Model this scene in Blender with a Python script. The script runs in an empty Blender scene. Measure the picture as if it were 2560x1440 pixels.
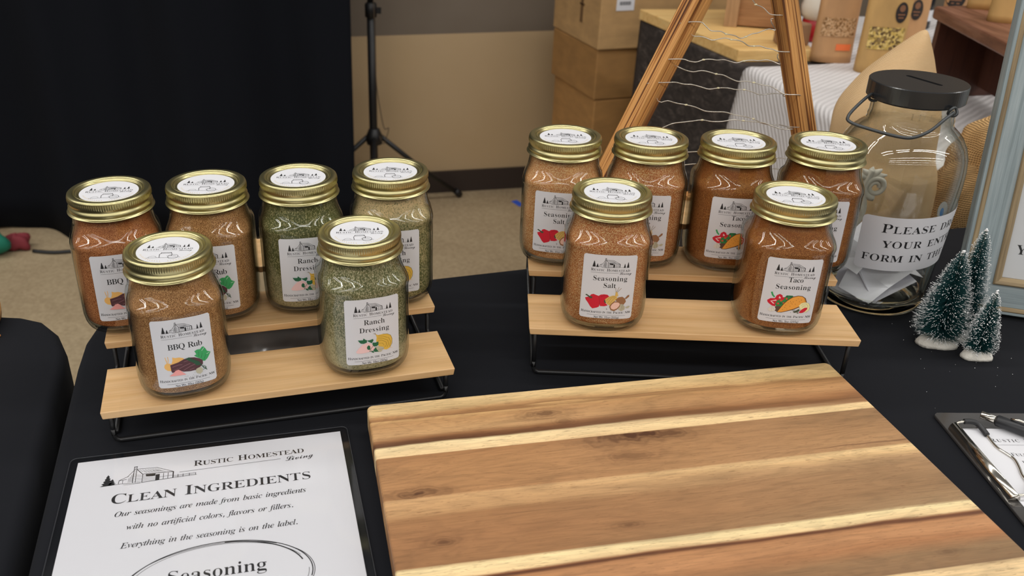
import bpy, math, random
from math import sin, cos, pi, radians, sqrt, atan2, hypot
from mathutils import Vector, Matrix, geometry

random.seed(11)
sc = bpy.context.scene
col = sc.collection

# ------------------------------------------------------------------ camera
cd = bpy.data.cameras.new('camera')
cam = bpy.data.objects.new('camera', cd)
col.objects.link(cam)
sc.camera = cam
PITCH, ROLL, CAMZ, FPX = 0.4644, 0.0087, 0.4731, 2233.92
fwd = Vector((0, cos(PITCH), -sin(PITCH)))
up0 = Vector((0, sin(PITCH), cos(PITCH)))
rt0 = Vector((1, 0, 0))
rt = rt0 * cos(ROLL) + up0 * sin(ROLL)
upv = up0 * cos(ROLL) - rt0 * sin(ROLL)
m = Matrix((rt, upv, -fwd)).transposed().to_4x4()
m.translation = Vector((0, 0, CAMZ))
cam.matrix_world = m
cd.sensor_width = 36.0
cd.lens = FPX / 2560 * 36.0
cd.shift_x = 172.75 / 2560
cd.shift_y = -37.38 / 2560
cd.clip_start = 0.02
cd.clip_end = 60
cd.dof.use_dof = True
cd.dof.focus_distance = 0.80
cd.dof.aperture_fstop = 10.0

# ------------------------------------------------------------------ world, exposure, hall lights
sc.view_settings.view_transform = 'Standard'
sc.view_settings.look = 'None'
sc.view_settings.exposure = -1.18
sc.view_settings.gamma = 1.0
sc.view_settings.use_curve_mapping = False
w = bpy.data.worlds.new('hall')
sc.world = w
w.use_nodes = True
bg = w.node_tree.nodes['Background']
bg.inputs[0].default_value = (0.49, 0.48, 0.46, 1)
bg.inputs[1].default_value = 0.55


def strip(name, x, y, z, lx, ly, watt, color=(1.0, 0.975, 0.94)):
    l = bpy.data.lights.new(name, 'AREA')
    l.shape = 'RECTANGLE'
    l.size, l.size_y = lx, ly
    l.energy = watt
    l.color = color
    o = bpy.data.objects.new(name, l)
    o.location = (x, y, z)
    col.objects.link(o)
    return o


# rows of ceiling tube fixtures in the hall, running across the room
for k, yy in enumerate((-6.2, -3.6, -1.2, 1.3)):
    for j in range(5):
        strip('ceiling_tube', -5.6 + j * 2.8, yy, 2.75, 2.74, 0.11, 70)


# ------------------------------------------------------------------ colour helpers
def lin1(c):
    c /= 255.0
    return c / 12.92 if c <= 0.04045 else ((c + 0.055) / 1.055) ** 2.4


def S(r, g, b):
    return (lin1(r), lin1(g), lin1(b), 1.0)


def pm(name, color, rough=0.6, metal=0.0, spec=0.5, coat=0.0, sheen=0.0):
    mt = bpy.data.materials.new(name)
    mt.use_nodes = True
    b = mt.node_tree.nodes['Principled BSDF']
    b.inputs['Base Color'].default_value = color if len(color) == 4 else (*color, 1)
    b.inputs['Roughness'].default_value = rough
    b.inputs['Metallic'].default_value = metal
    b.inputs['Specular IOR Level'].default_value = spec
    if coat:
        b.inputs['Coat Weight'].default_value = coat
        b.inputs['Coat Roughness'].default_value = 0.08
    if sheen:
        b.inputs['Sheen Weight'].default_value = sheen
    return mt


class NT:
    """small node-building helper"""

    def __init__(s, mt):
        s.t = mt.node_tree
        s.b = s.t.nodes['Principled BSDF']

    def n(s, typ, **kw):
        nd = s.t.nodes.new(typ)
        for k, v in kw.items():
            setattr(nd, k, v)
        return nd

    def link(s, a, b):
        s.t.links.new(a, b)

    def val(s, sock, v):
        if hasattr(v, 'is_output'):
            s.link(v, sock)
        else:
            sock.default_value = v

    def coord(s, scale=(1, 1, 1), kind='Object', loc=(0, 0, 0)):
        tc = s.n('ShaderNodeTexCoord')
        mp = s.n('ShaderNodeMapping')
        mp.inputs['Scale'].default_value = scale
        mp.inputs['Location'].default_value = loc
        s.link(tc.outputs[kind], mp.inputs['Vector'])
        return mp.outputs[0]

    def noise(s, vec, scale=1.0, detail=4.0, rough=0.55, dist=0.0):
        nd = s.n('ShaderNodeTexNoise')
        s.link(vec, nd.inputs['Vector'])
        nd.inputs['Scale'].default_value = scale
        nd.inputs['Detail'].default_value = detail
        nd.inputs['Roughness'].default_value = rough
        nd.inputs['Distortion'].default_value = dist
        return nd.outputs['Fac']

    def ramp(s, fac, stops, interp='LINEAR'):
        r = s.n('ShaderNodeValToRGB')
        cr = r.color_ramp
        cr.interpolation = interp
        while len(cr.elements) < len(stops):
            cr.elements.new(0.5)
        for e, (p, c) in zip(cr.elements, stops):
            e.position = p
            e.color = c if len(c) == 4 else (*c, 1)
        s.val(r.inputs[0], fac)
        return r.outputs[0]

    def math(s, op, a, b=0.0, c=0.0, clamp=False):
        nd = s.n('ShaderNodeMath', operation=op)
        nd.use_clamp = clamp
        s.val(nd.inputs[0], a)
        s.val(nd.inputs[1], b)
        s.val(nd.inputs[2], c)
        return nd.outputs[0]

    def mix(s, fac, a, b, blend='MIX'):
        nd = s.n('ShaderNodeMix', data_type='RGBA', blend_type=blend)
        s.val(nd.inputs[0], fac)
        s.val(nd.inputs[6], a)
        s.val(nd.inputs[7], b)
        return nd.outputs[2]

    def color(s, c):
        s.link(c, s.b.inputs['Base Color'])

    def bump(s, h, strength=0.3, dist=0.001):
        bp = s.n('ShaderNodeBump')
        bp.inputs['Strength'].default_value = strength
        bp.inputs['Distance'].default_value = dist
        s.link(h, bp.inputs['Height'])
        s.link(bp.outputs[0], s.b.inputs['Normal'])


def grey(v):
    return (v, v, v, 1)


def wood_mat(name, stops, along='X', sl=6.0, sa=90.0, rough=0.5, fib=0.25, dist=0.4, bumpy=0.0):
    mt = pm(name, stops[0][1], rough)
    t = NT(mt)
    i = 'XYZ'.index(along)
    s1 = [sa] * 3
    s1[i] = sl
    s2 = [sa * 9] * 3
    s2[i] = sl * 6
    base = t.ramp(t.noise(t.coord(s1), 1.0, 3, 0.55, dist), stops)
    fine = t.ramp(t.noise(t.coord(s2), 1.0, 3, 0.6), [(0.3, grey(1 - fib)), (0.62, grey(1.0))])
    c = t.mix(1.0, base, fine, 'MULTIPLY')
    t.color(c)
    if bumpy:
        t.bump(t.noise(t.coord(s1), 1.0, 3, 0.55, dist), bumpy, 0.001)
    return mt


def glass_mat(name, tint, rough=0.015, f0=0.04, edge=0.96, side=0.42):
    """clear glass wall: see-through film with angle dependent gloss"""
    mt = bpy.data.materials.new(name)
    mt.use_nodes = True
    nt = mt.node_tree
    nt.nodes.clear()
    out = nt.nodes.new('ShaderNodeOutputMaterial')
    lw = nt.nodes.new('ShaderNodeLayerWeight')
    lw.inputs['Blend'].default_value = 0.5
    pw = nt.nodes.new('ShaderNodeMath')
    pw.operation = 'POWER'
    pw.inputs[1].default_value = 4.5
    nt.links.new(lw.outputs['Facing'], pw.inputs[0])
    ma = nt.nodes.new('ShaderNodeMath')
    ma.operation = 'MULTIPLY_ADD'
    ma.inputs[1].default_value = edge - f0
    ma.inputs[2].default_value = f0
    nt.links.new(pw.outputs[0], ma.inputs[0])
    tr = nt.nodes.new('ShaderNodeBsdfTransparent')
    rp = nt.nodes.new('ShaderNodeValToRGB')      # longer way through the wall at grazing view: darker
    rp.color_ramp.elements[0].position = 0.45
    rp.color_ramp.elements[0].color = tint
    rp.color_ramp.elements[1].position = 0.97
    rp.color_ramp.elements[1].color = tuple(v * dk for v, dk in zip(tint[:3], (side, side * 1.03, side))) + (1,)
    nt.links.new(lw.outputs['Facing'], rp.inputs[0])
    nt.links.new(rp.outputs[0], tr.inputs[0])
    gl = nt.nodes.new('ShaderNodeBsdfGlossy')
    gl.inputs['Roughness'].default_value = rough
    gl.inputs[0].default_value = (0.95, 0.97, 0.95, 1)
    mx = nt.nodes.new('ShaderNodeMixShader')
    nt.links.new(ma.outputs[0], mx.inputs[0])
    nt.links.new(tr.outputs[0], mx.inputs[1])
    nt.links.new(gl.outputs[0], mx.inputs[2])
    nt.links.new(mx.outputs[0], out.inputs[0])
    return mt


# ------------------------------------------------------------------ mesh helpers
class MB:
    def __init__(s):
        s.v, s.f, s.m, s.sm = [], [], [], []

    def add(s, vs, fs, mi=0, smooth=False):
        o = len(s.v)
        s.v.extend(tuple(p) for p in vs)
        for f in fs:
            s.f.append(tuple(i + o for i in f))
            s.m.append(mi)
            s.sm.append(smooth)

    def box(s, c, d, mi=0, rz=0.0):
        x, y, z = c
        a, b, h = d[0] / 2, d[1] / 2, d[2] / 2
        cs, sn = cos(rz), sin(rz)
        vs = []
        for sz in (-h, h):
            for px, py in ((-a, -b), (a, -b), (a, b), (-a, b)):
                vs.append((x + cs * px - sn * py, y + sn * px + cs * py, z + sz))
        s.add(vs, [(3, 2, 1, 0), (4, 5, 6, 7), (0, 1, 5, 4), (1, 2, 6, 5), (2, 3, 7, 6), (3, 0, 4, 7)], mi)

    def prism(s, poly, z0, z1, mi=0):
        n = len(poly)
        if sum(poly[i - 1][0] * poly[i][1] - poly[i][0] * poly[i - 1][1] for i in range(n)) < 0:
            poly = poly[::-1]
        vs = [(x, y, z0) for x, y in poly] + [(x, y, z1) for x, y in poly]
        fs = [tuple(range(n - 1, -1, -1)), tuple(range(n, 2 * n))]
        fs += [(i, (i + 1) % n, n + (i + 1) % n, n + i) for i in range(n)]
        s.add(vs, fs, mi)

    def lathe(s, prof, seg=48, mi=0, smooth=True, c=(0, 0, 0), cap0=False, cap1=False, rfn=None):
        vs = []
        for j, (r, z) in enumerate(prof):
            for i in range(seg):
                a = 2 * pi * i / seg
                rr = r if rfn is None else rfn(r, j, i)
                vs.append((c[0] + rr * cos(a), c[1] + rr * sin(a), c[2] + z))
        fs = []
        for j in range(len(prof) - 1):
            for i in range(seg):
                k = (i + 1) % seg
                fs.append((j * seg + i, j * seg + k, (j + 1) * seg + k, (j + 1) * seg + i))
        if cap0:
            fs.append(tuple(range(seg - 1, -1, -1)))
        if cap1:
            fs.append(tuple((len(prof) - 1) * seg + i for i in range(seg)))
        s.add(vs, fs, mi, smooth)

    def tube(s, path, r, seg=8, mi=0, closed=False, cap=True):
        P = [Vector(p) for p in path]
        n = len(P)
        R = r if isinstance(r, (list, tuple)) else [r] * n
        T = []
        for i in range(n):
            a = P[i - 1] if (i > 0 or closed) else P[i]
            b = P[(i + 1) % n] if (i < n - 1 or closed) else P[i]
            d = b - a
            T.append(d.normalized() if d.length > 1e-9 else Vector((0, 0, 1)))
        ref = Vector((0, 0, 1)) if abs(T[0].z) < 0.9 else Vector((1, 0, 0))
        u = T[0].cross(ref).normalized()
        vs = []
        for i in range(n):
            u = (u - T[i] * u.dot(T[i]))
            u = u.normalized() if u.length > 1e-6 else T[i].orthogonal().normalized()
            w_ = T[i].cross(u)
            for k in range(seg):
                a = 2 * pi * k / seg
                vs.append(P[i] + (u * cos(a) + w_ * sin(a)) * R[i])
        fs = []
        for i in range(n if closed else n - 1):
            j = (i + 1) % n
            for k in range(seg):
                q = (k + 1) % seg
                fs.append((i * seg + k, i * seg + q, j * seg + q, j * seg + k))
        if cap and not closed:
            fs.append(tuple(range(seg - 1, -1, -1)))
            fs.append(tuple((n - 1) * seg + k for k in range(seg)))
        s.add(vs, fs, mi, True)

    def rings(s, R, mi=0, smooth=True, cap0=True, cap1=True):
        """list of equally long closed rings"""
        seg = len(R[0])
        vs = [p for ring in R for p in ring]
        fs = []
        for j in range(len(R) - 1):
            for i in range(seg):
                k = (i + 1) % seg
                fs.append((j * seg + i, j * seg + k, (j + 1) * seg + k, (j + 1) * seg + i))
        if cap0:
            fs.append(tuple(range(seg - 1, -1, -1)))
        if cap1:
            fs.append(tuple((len(R) - 1) * seg + i for i in range(seg)))
        s.add(vs, fs, mi, smooth)

    def grid(s, fn, nu, nv, mi=0, smooth=True):
        vs = [fn(i / nu, j / nv) for j in range(nv + 1) for i in range(nu + 1)]
        fs = [(j * (nu + 1) + i, j * (nu + 1) + i + 1, (j + 1) * (nu + 1) + i + 1, (j + 1) * (nu + 1) + i)
              for j in range(nv) for i in range(nu)]
        s.add(vs, fs, mi, smooth)

    def build(s, name, mats, parent=None, loc=(0, 0, 0), rz=0.0):
        me = bpy.data.meshes.new(name)
        me.from_pydata(s.v, [], s.f)
        if not isinstance(mats, (list, tuple)):
            mats = [mats]
        for mt in mats:
            me.materials.append(mt)
        me.polygons.foreach_set('material_index', s.m)
        me.polygons.foreach_set('use_smooth', s.sm)
        me.update()
        o = bpy.data.objects.new(name, me)
        col.objects.link(o)
        o.location = loc
        o.rotation_euler = (0, 0, rz)
        if parent is not None:
            o.parent = parent
        return o


def bevel(o, wd, seg=2):
    b = o.modifiers.new('bevel', 'BEVEL')
    b.width = wd
    b.segments = seg
    b.limit_method = 'ANGLE'
    b.angle_limit = radians(40)
    return o


def solid(o, th, off=0.0):
    b = o.modifiers.new('solid', 'SOLIDIFY')
    b.thickness = th
    b.offset = off
    return o


def tag(o, label, cat, group=None, kind=None):
    o['label'] = label
    o['category'] = cat
    if group:
        o['group'] = group
    if kind:
        o['kind'] = kind
    return o


def structure(o):
    o['kind'] = 'structure'
    return o


def empty(name, loc=(0, 0, 0), rz=0.0):
    e = bpy.data.objects.new(name, None)
    col.objects.link(e)
    e.empty_display_size = 0.02
    e.location = loc
    e.rotation_euler = (0, 0, rz)
    return e


def copy_tree(o, parent=None):
    c = o.copy()
    col.objects.link(c)
    c.parent = parent
    for ch in list(o.children):
        copy_tree(ch, c)
    return c


def arc(cx, cy, r, a0, a1, n):
    return [(cx + r * cos(a0 + (a1 - a0) * i / n), cy + r * sin(a0 + (a1 - a0) * i / n)) for i in range(n + 1)]


def smooth_path(pts, k=6, closed=False):
    """Catmull-Rom through 3-D points"""
    P = [Vector(p) for p in pts]
    n = len(P)
    out = []
    for i in range(n if closed else n - 1):
        a = P[i - 1] if (i > 0 or closed) else P[i]
        b, c = P[i], P[(i + 1) % n]
        d = P[(i + 2) % n] if (i + 2 < n or closed) else c
        for j in range(k):
            t = j / k
            out.append(0.5 * ((2 * b) + (c - a) * t + (2 * a - 5 * b + 4 * c - d) * t * t + (3 * b - a - 3 * c + d) * t ** 3))
    if not closed:
        out.append(P[-1])
    return out


# ------------------------------------------------------------------ lettering (outlines of a serif, an italic and a script alphabet)
GLYPHS = {
    'u': {
        '(': (201,[[126,-106,81,-43,51,28,33,104,27,184,33,265,51,342,81,415,126,480,181,480,140,413,110,340,93,264,87,185,93,108,110,32,140,-40,181,-106]]),
        ')': (201,[[21,-106,62,-40,91,32,109,108,115,185,109,264,91,340,61,413,20,480,76,480,120,415,151,342,169,265,175,184,169,104,151,28,120,-43,76,-106]]),
        '.': (180,[[89,-9,60,1,51,15,48,36,51,57,60,71,89,81,119,71,129,57,132,36,129,15,119,1]]),
        '0': (375,[[186,-7,138,1,99,24,70,61,49,111,38,171,34,241,38,311,49,371,70,420,99,456,138,479,187,486,236,479,275,456,304,419,325,370,337,310,342,240,337,171,325,110,304,61,274,24,236,1],[185,37,218,43,237,61,248,91,257,155,259,240,257,326,248,390,237,419,219,437,192,443,158,437,140,419,128,390,119,326,116,240,119,155,128,91,139,61,158,43]]),
        '1': (375,[[76,0,76,36,122,36,141,38,156,45,165,79,165,416,100,365,81,351,65,346,59,349,49,359,42,375,39,396,79,412,138,447,185,482,243,482,243,79,250,47,264,38,286,36,332,36,332,0]]),
        '2': (375,[[35,0,35,69,131,171,197,245,228,307,237,371,234,405,222,427,202,441,171,445,136,438,115,416,105,380,101,329,82,333,58,344,43,365,37,396,41,419,52,441,71,459,97,474,132,483,173,486,236,479,280,456,307,421,317,375,309,329,282,281,230,220,147,138,80,74,245,74,268,77,288,86,302,101,310,120,316,141,334,141,330,0]]),
        '3': (375,[[162,-7,120,-4,86,5,60,18,43,35,33,54,30,74,34,96,45,113,60,123,65,126,71,89,89,62,119,46,161,40,206,49,225,61,240,79,249,105,252,139,245,174,223,202,187,221,139,227,106,227,106,269,142,269,184,275,214,296,231,327,236,367,232,400,221,424,201,440,172,445,141,441,123,430,105,391,101,341,79,345,55,356,41,374,35,401,44,434,69,461,112,480,171,486,233,479,279,458,299,436,312,409,317,377,310,335,289,301,258,275,220,256,274,238,297,222,316,201,329,174,334,138,330,101,319,70,303,44,281,25,226,1]]),
        '5': (375,[[163,-7,122,-4,89,5,66,18,50,35,41,54,38,75,41,95,50,109,64,118,70,121,77,83,102,52,125,43,157,40,202,50,222,63,236,83,245,111,248,148,242,192,223,223,190,241,147,247,101,243,75,235,51,247,73,480,305,480,308,357,291,357,286,380,277,399,248,406,94,406,83,281,128,288,167,291,233,282,285,256,309,228,324,192,329,148,325,108,314,75,297,48,275,27,221,1]]),
        '8': (375,[[182,-7,136,-2,97,11,68,31,48,57,35,88,31,122,38,162,57,193,86,219,125,242,91,267,67,296,52,327,47,364,50,395,61,423,79,449,106,469,143,482,190,486,248,478,290,453,315,415,324,369,317,333,301,305,238,260,288,230,320,199,338,166,344,127,339,88,325,55,302,29,251,2],[209,283,233,298,249,317,258,340,261,370,254,407,231,436,212,444,185,447,156,442,135,426,123,402,119,372,124,341,140,318],[185,32,224,37,251,55,268,82,273,116,267,146,248,170,215,192,156,216,116,178,104,152,100,120,105,84,122,56,149,38]]),
        '9': (375,[[151,-7,119,-4,94,4,75,17,64,33,53,69,61,94,65,107,77,80,94,56,120,41,158,36,195,43,223,67,243,106,255,160,261,230,205,198,182,188,157,185,108,194,69,220,50,248,39,282,34,324,39,369,52,409,74,441,102,466,137,481,176,486,219,480,257,463,288,433,313,390,329,332,334,261,324,157,310,111,291,72,265,39,234,14,196,-2],[181,233,211,236,233,245,261,278,256,352,242,403,218,432,185,441,148,434,126,413,114,377,110,328,117,275,140,244]]),
        'A': (437,[[-6,0,-6,18,11,21,26,30,52,75,209,466,222,465,381,87,408,34,423,22,440,18,440,0,232,0,232,18,261,21,280,30,286,46,276,81,255,132,101,132,76,71,73,59,72,48,77,32,95,21,123,18,125,18,125,0],[111,161,245,161,174,319]]),
        'B': (443,[[27,0,27,17,50,22,72,32,82,51,86,82,86,369,80,412,59,433,26,439,26,455,220,455,281,451,327,439,359,418,378,388,385,351,373,302,340,268,283,247,353,223,393,185,408,132,402,93,387,61,363,35,309,9,237,0],[171,252,189,252,239,257,273,272,290,301,296,345,292,385,279,412,255,428,218,434,192,432,177,425,171,391],[223,24,266,30,293,49,307,81,312,128,306,176,287,208,251,225,199,231,171,231,171,65,180,33,197,26]]),
        'C': (468,[[255,-11,197,-3,144,20,100,56,66,104,45,162,37,228,45,294,66,351,100,399,145,435,199,458,258,465,306,459,364,440,391,435,418,443,429,465,426,465,426,308,430,308,402,364,365,407,319,434,263,443,215,435,178,409,152,365,138,304,133,226,138,153,155,97,183,56,224,32,276,24,322,29,364,45,403,71,437,106,439,89,387,33,327,0]]),
        'D': (496,[[31,0,31,17,52,21,73,30,82,46,85,75,85,374,82,407,71,426,48,435,26,439,26,455,221,455,292,449,351,429,397,396,430,351,450,295,457,228,448,146,420,82,374,36,311,9,227,0],[224,24,267,30,303,47,330,75,354,139,362,229,356,303,341,360,314,401,275,425,225,433,196,431,179,423,171,385,171,72,179,34,196,27]]),
        'E': (442,[[25,0,25,17,49,20,72,30,83,48,86,78,86,369,83,405,72,425,49,435,27,439,27,455,388,455,388,320,394,320,379,373,349,406,300,424,233,430,193,428,175,417,172,388,172,246,195,246,238,252,269,269,288,300,299,345,293,345,293,118,298,118,284,181,268,201,247,213,187,222,172,222,172,67,174,47,183,35,228,28,278,30,318,39,352,53,380,75,402,105,421,143,419,143,391,0]]),
        'F': (404,[[26,0,26,17,50,23,72,34,82,53,86,84,86,375,82,405,71,423,48,433,25,439,25,455,383,455,383,320,388,320,379,357,365,385,344,406,315,420,277,428,230,431,194,429,175,421,171,398,171,247,192,247,235,253,265,270,284,301,295,347,291,347,291,118,296,118,285,168,266,200,235,218,190,224,171,224,171,81,177,43,187,31,204,24,246,17,246,0]]),
        'G': (508,[[267,-10,204,-3,148,19,102,55,68,103,46,161,38,229,46,295,68,352,102,399,146,435,199,458,259,465,308,459,366,441,391,436,415,443,429,465,426,465,426,308,430,308,413,346,391,379,365,406,336,426,303,439,265,443,217,435,180,409,154,366,140,305,135,228,143,135,170,67,197,37,232,19,274,13,313,16,338,27,350,45,354,71,354,128,350,154,338,170,313,179,286,182,286,198,489,198,489,182,468,179,447,171,438,155,435,128,435,29,354,0]]),
        'H': (523,[[26,0,26,17,50,22,72,32,82,50,86,81,86,379,82,406,72,424,50,434,27,439,27,455,231,455,231,439,197,432,176,415,171,379,171,251,353,251,353,379,348,415,328,432,293,439,293,455,496,455,496,439,473,434,451,424,441,407,438,379,438,81,441,52,451,33,473,22,496,17,496,0,293,0,293,17,316,21,339,31,350,49,353,81,353,221,171,221,171,81,174,50,184,32,207,22,231,17,231,0]]),
        'I': (261,[[24,0,24,17,47,23,70,32,83,49,86,75,86,387,83,412,73,427,49,435,24,439,24,455,233,455,233,439,210,435,187,427,175,412,172,387,172,77,176,44,198,26,235,17,235,0]]),
        'J': (330,[[108,-65,82,-62,57,-54,37,-40,21,-22,11,-1,8,23,11,44,20,61,32,71,46,75,58,71,70,62,78,47,82,28,74,-1,67,-19,74,-35,102,-40,133,-36,149,-25,159,21,159,367,153,409,144,422,128,430,90,439,90,455,303,455,303,439,270,431,256,423,249,411,244,367,244,89,238,33,222,-10,195,-41,157,-59]]),
        'L': (426,[[26,0,26,17,50,22,72,32,82,50,86,81,86,379,82,407,72,425,50,434,27,439,27,455,239,455,239,439,203,434,187,427,177,416,171,379,171,83,174,47,192,31,233,28,281,31,320,40,352,56,379,80,401,112,419,154,416,154,391,0]]),
        'M': (634,[[17,0,17,17,44,22,64,32,75,50,78,79,78,382,73,416,55,432,18,439,18,455,182,455,314,142,452,455,614,455,614,439,588,433,570,423,560,405,557,378,557,85,562,43,579,23,614,17,614,0,399,0,399,17,435,25,453,44,458,83,458,399,285,0,273,0,102,389,102,80,106,48,117,30,138,20,166,17,166,0]]),
        'N': (494,[[405,-11,104,350,104,79,107,49,116,31,135,21,164,17,164,0,21,0,21,17,56,23,74,41,79,79,79,388,39,433,21,439,21,455,154,455,394,169,394,377,389,414,371,431,334,439,334,455,477,455,477,439,449,434,430,425,422,407,419,377,419,-11]]),
        'O': (525,[[262,-11,216,-6,174,7,136,29,103,58,76,93,56,134,43,179,38,228,43,276,56,321,76,362,103,397,137,426,175,448,219,462,264,466,310,462,352,448,390,427,423,399,450,364,470,323,483,277,487,228,483,179,470,134,449,93,422,58,389,29,350,7,307,-6],[267,12,313,21,348,47,372,90,386,150,390,228,382,321,358,389,332,419,300,437,258,443,212,435,177,409,153,366,139,305,134,228,142,135,167,67,193,37,225,18]]),
        'P': (418,[[26,0,26,17,50,22,72,32,82,50,86,81,86,379,82,406,72,424,50,434,27,439,27,455,213,455,285,452,330,440,358,422,380,398,393,367,398,332,393,296,380,266,359,240,309,214,240,206,171,206,171,81,174,50,184,32,207,22,231,17,231,0],[171,230,203,230,250,235,281,253,298,283,303,329,299,375,285,406,259,425,213,431,178,424,171,398]]),
        'Q': (525,[[380,-116,302,-103,241,-64,196,-1,147,21,110,50,80,86,57,129,43,176,38,228,43,276,56,321,76,362,103,397,137,426,175,448,219,462,264,466,310,462,352,448,390,427,423,399,450,364,470,323,483,277,487,228,482,176,468,128,444,86,412,49,373,21,321,0,351,-45,392,-72,443,-81,481,-73,484,-92,432,-110],[268,12,314,21,348,47,372,90,387,150,391,228,383,321,358,389,332,419,300,437,258,443,212,435,177,409,153,366,139,305,134,228,142,135,167,67,193,37,225,18]]),
        'R': (473,[[26,0,26,17,50,22,72,32,82,50,86,81,86,379,82,406,72,424,50,434,27,439,27,455,216,455,301,448,360,426,385,403,401,372,406,334,395,285,364,248,306,224,423,50,444,26,475,17,469,17,469,0,348,0,211,212,171,212,171,81,174,50,184,32,207,22,231,17,231,0],[171,234,205,234,254,240,289,258,309,290,314,336,306,389,277,421,227,431,197,429,179,422,171,385]]),
        'S': (390,[[54,-11,54,158,52,158,72,94,102,50,143,24,195,15,237,20,266,36,284,60,290,89,283,117,264,140,231,160,168,191,119,221,86,253,67,289,61,332,65,370,77,403,97,429,122,449,152,462,186,466,227,461,279,448,289,446,303,445,324,450,330,466,328,466,328,319,333,319,321,354,303,385,281,410,255,429,226,441,192,445,158,440,131,426,114,406,109,380,113,356,128,336,183,303,247,273,309,233,327,211,339,188,348,133,343,93,329,58,306,29,275,8,236,-6,191,-10,161,-8,129,1,102,9,81,12,59,7,51,-11]]),
        'T': (423,[[103,0,103,17,128,21,152,31,163,50,167,81,167,433,147,433,96,426,56,403,30,367,18,318,22,318,22,455,399,455,399,317,404,317,396,359,378,391,351,415,314,429,270,433,252,433,252,81,256,49,267,30,291,21,317,17,317,0]]),
        'U': (492,[[248,-13,193,-8,149,6,117,29,94,61,81,103,76,155,76,379,73,406,63,424,45,434,18,439,18,455,237,455,237,439,200,432,182,415,178,379,178,140,183,88,200,51,230,29,274,22,318,28,352,44,376,71,390,110,395,159,395,378,392,406,382,423,362,433,331,439,331,455,471,455,471,439,447,432,430,421,422,404,419,378,419,181,415,118,401,69,377,32,344,7,301,-8]]),
        'W': (611,[[173,-11,35,393,18,427,5,435,-12,439,-12,455,178,455,178,439,147,432,140,423,137,410,145,373,220,153,304,353,289,399,280,418,269,429,232,439,232,455,436,455,436,439,412,436,395,427,390,412,396,386,477,166,544,369,552,406,549,421,540,430,506,439,506,455,621,455,621,439,605,433,592,421,572,379,443,-11,431,-11,318,309,187,-11]]),
        'Y': (426,[[104,0,104,17,132,22,151,32,160,50,164,81,164,179,49,387,32,414,16,429,2,435,-10,438,-10,455,204,455,204,438,195,438,164,432,153,416,161,392,246,226,336,366,351,408,346,424,328,435,299,438,298,438,298,455,436,455,436,438,407,424,380,392,265,203,265,81,268,50,277,32,297,22,325,17,325,0]]),
        'a': (344,[[252,-10,233,-5,218,10,211,35,162,11,129,-4,97,-9,70,-4,49,11,36,34,31,63,36,91,49,115,71,136,124,164,210,190,210,241,207,266,196,282,177,292,146,296,106,290,94,274,103,257,112,231,109,215,101,202,90,194,79,191,65,194,54,203,47,218,44,236,48,259,59,278,76,295,100,308,129,316,161,318,218,312,254,292,275,259,282,210,282,62,284,40,299,34,311,42,320,28,287,-1],[154,34,181,41,210,63,210,169,146,151,116,123,107,84,111,56,124,39]]),
        'b': (361,[[54,-11,54,388,47,428,19,439,19,455,127,455,127,279,182,308,223,318,250,313,276,299,299,276,316,245,327,208,331,166,326,118,312,75,291,40,262,13,229,-4,194,-10,154,-1,98,28,46,-11],[186,14,222,23,242,49,253,95,256,160,253,213,242,251,221,273,180,280,147,270,134,257,127,242,127,69,132,38,150,20]]),
        'c': (293,[[154,-10,124,-5,94,11,68,35,48,68,35,106,30,150,36,196,50,237,73,271,103,297,138,313,176,319,213,314,242,298,260,275,267,245,264,228,257,215,247,207,239,204,222,209,211,225,207,251,208,261,208,271,201,290,165,297,128,285,108,248,101,187,107,123,127,76,159,48,201,38,245,47,264,72,277,60,240,21,200,-2]]),
        'e': (301,[[152,-10,122,-5,92,10,67,35,47,69,35,109,30,157,35,201,48,240,68,273,94,298,125,313,155,318,203,309,239,280,263,234,272,173,272,166,106,166,116,97,145,56,196,42,245,53,278,86,276,73,240,27,199,-1],[105,192,212,192,212,215,204,277,189,292,157,297,126,286,110,255,105,203]]),
        'g': (327,[[145,-140,92,-136,55,-122,33,-100,25,-75,31,-54,46,-38,75,-26,45,-1,34,30,39,54,51,74,73,92,107,110,66,135,42,169,33,212,37,242,49,268,68,289,93,305,124,315,158,318,193,315,230,304,306,304,306,268,258,268,275,237,281,203,277,176,266,151,250,131,228,116,201,106,171,103,157,103,138,104,104,94,93,84,90,71,101,55,139,49,174,49,255,40,278,29,293,13,301,-9,305,-37,300,-67,287,-92,265,-113,215,-133],[154,124,186,130,201,146,208,173,210,211,208,249,201,276,186,292,154,297,129,292,113,276,106,249,103,211,106,173,113,146,129,130],[162,-116,222,-111,262,-94,274,-66,270,-51,257,-41,207,-34,89,-34,68,-52,63,-73,68,-89,87,-103,118,-113]]),
        'h': (381,[[29,0,29,16,56,26,63,56,63,399,56,429,42,437,30,440,30,455,137,455,137,267,183,295,212,313,241,318,283,306,310,271,319,212,319,56,326,26,341,19,352,16,352,0,213,0,213,16,210,16,231,21,243,34,246,56,246,217,240,258,227,268,200,271,165,262,137,235,137,56,143,26,157,19,169,16,169,0]]),
        'i': (198,[[99,362,87,366,74,376,65,393,61,412,65,432,74,449,87,460,103,463,114,460,127,449,137,432,140,412,137,393,127,376,114,366],[29,0,29,16,56,26,63,56,63,252,58,285,31,293,32,310,137,310,137,56,144,26,169,16,169,0]]),
        'l': (199,[[29,0,29,16,56,26,63,56,63,398,58,429,44,436,31,439,31,455,137,455,137,56,144,26,169,16,169,0]]),
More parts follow.
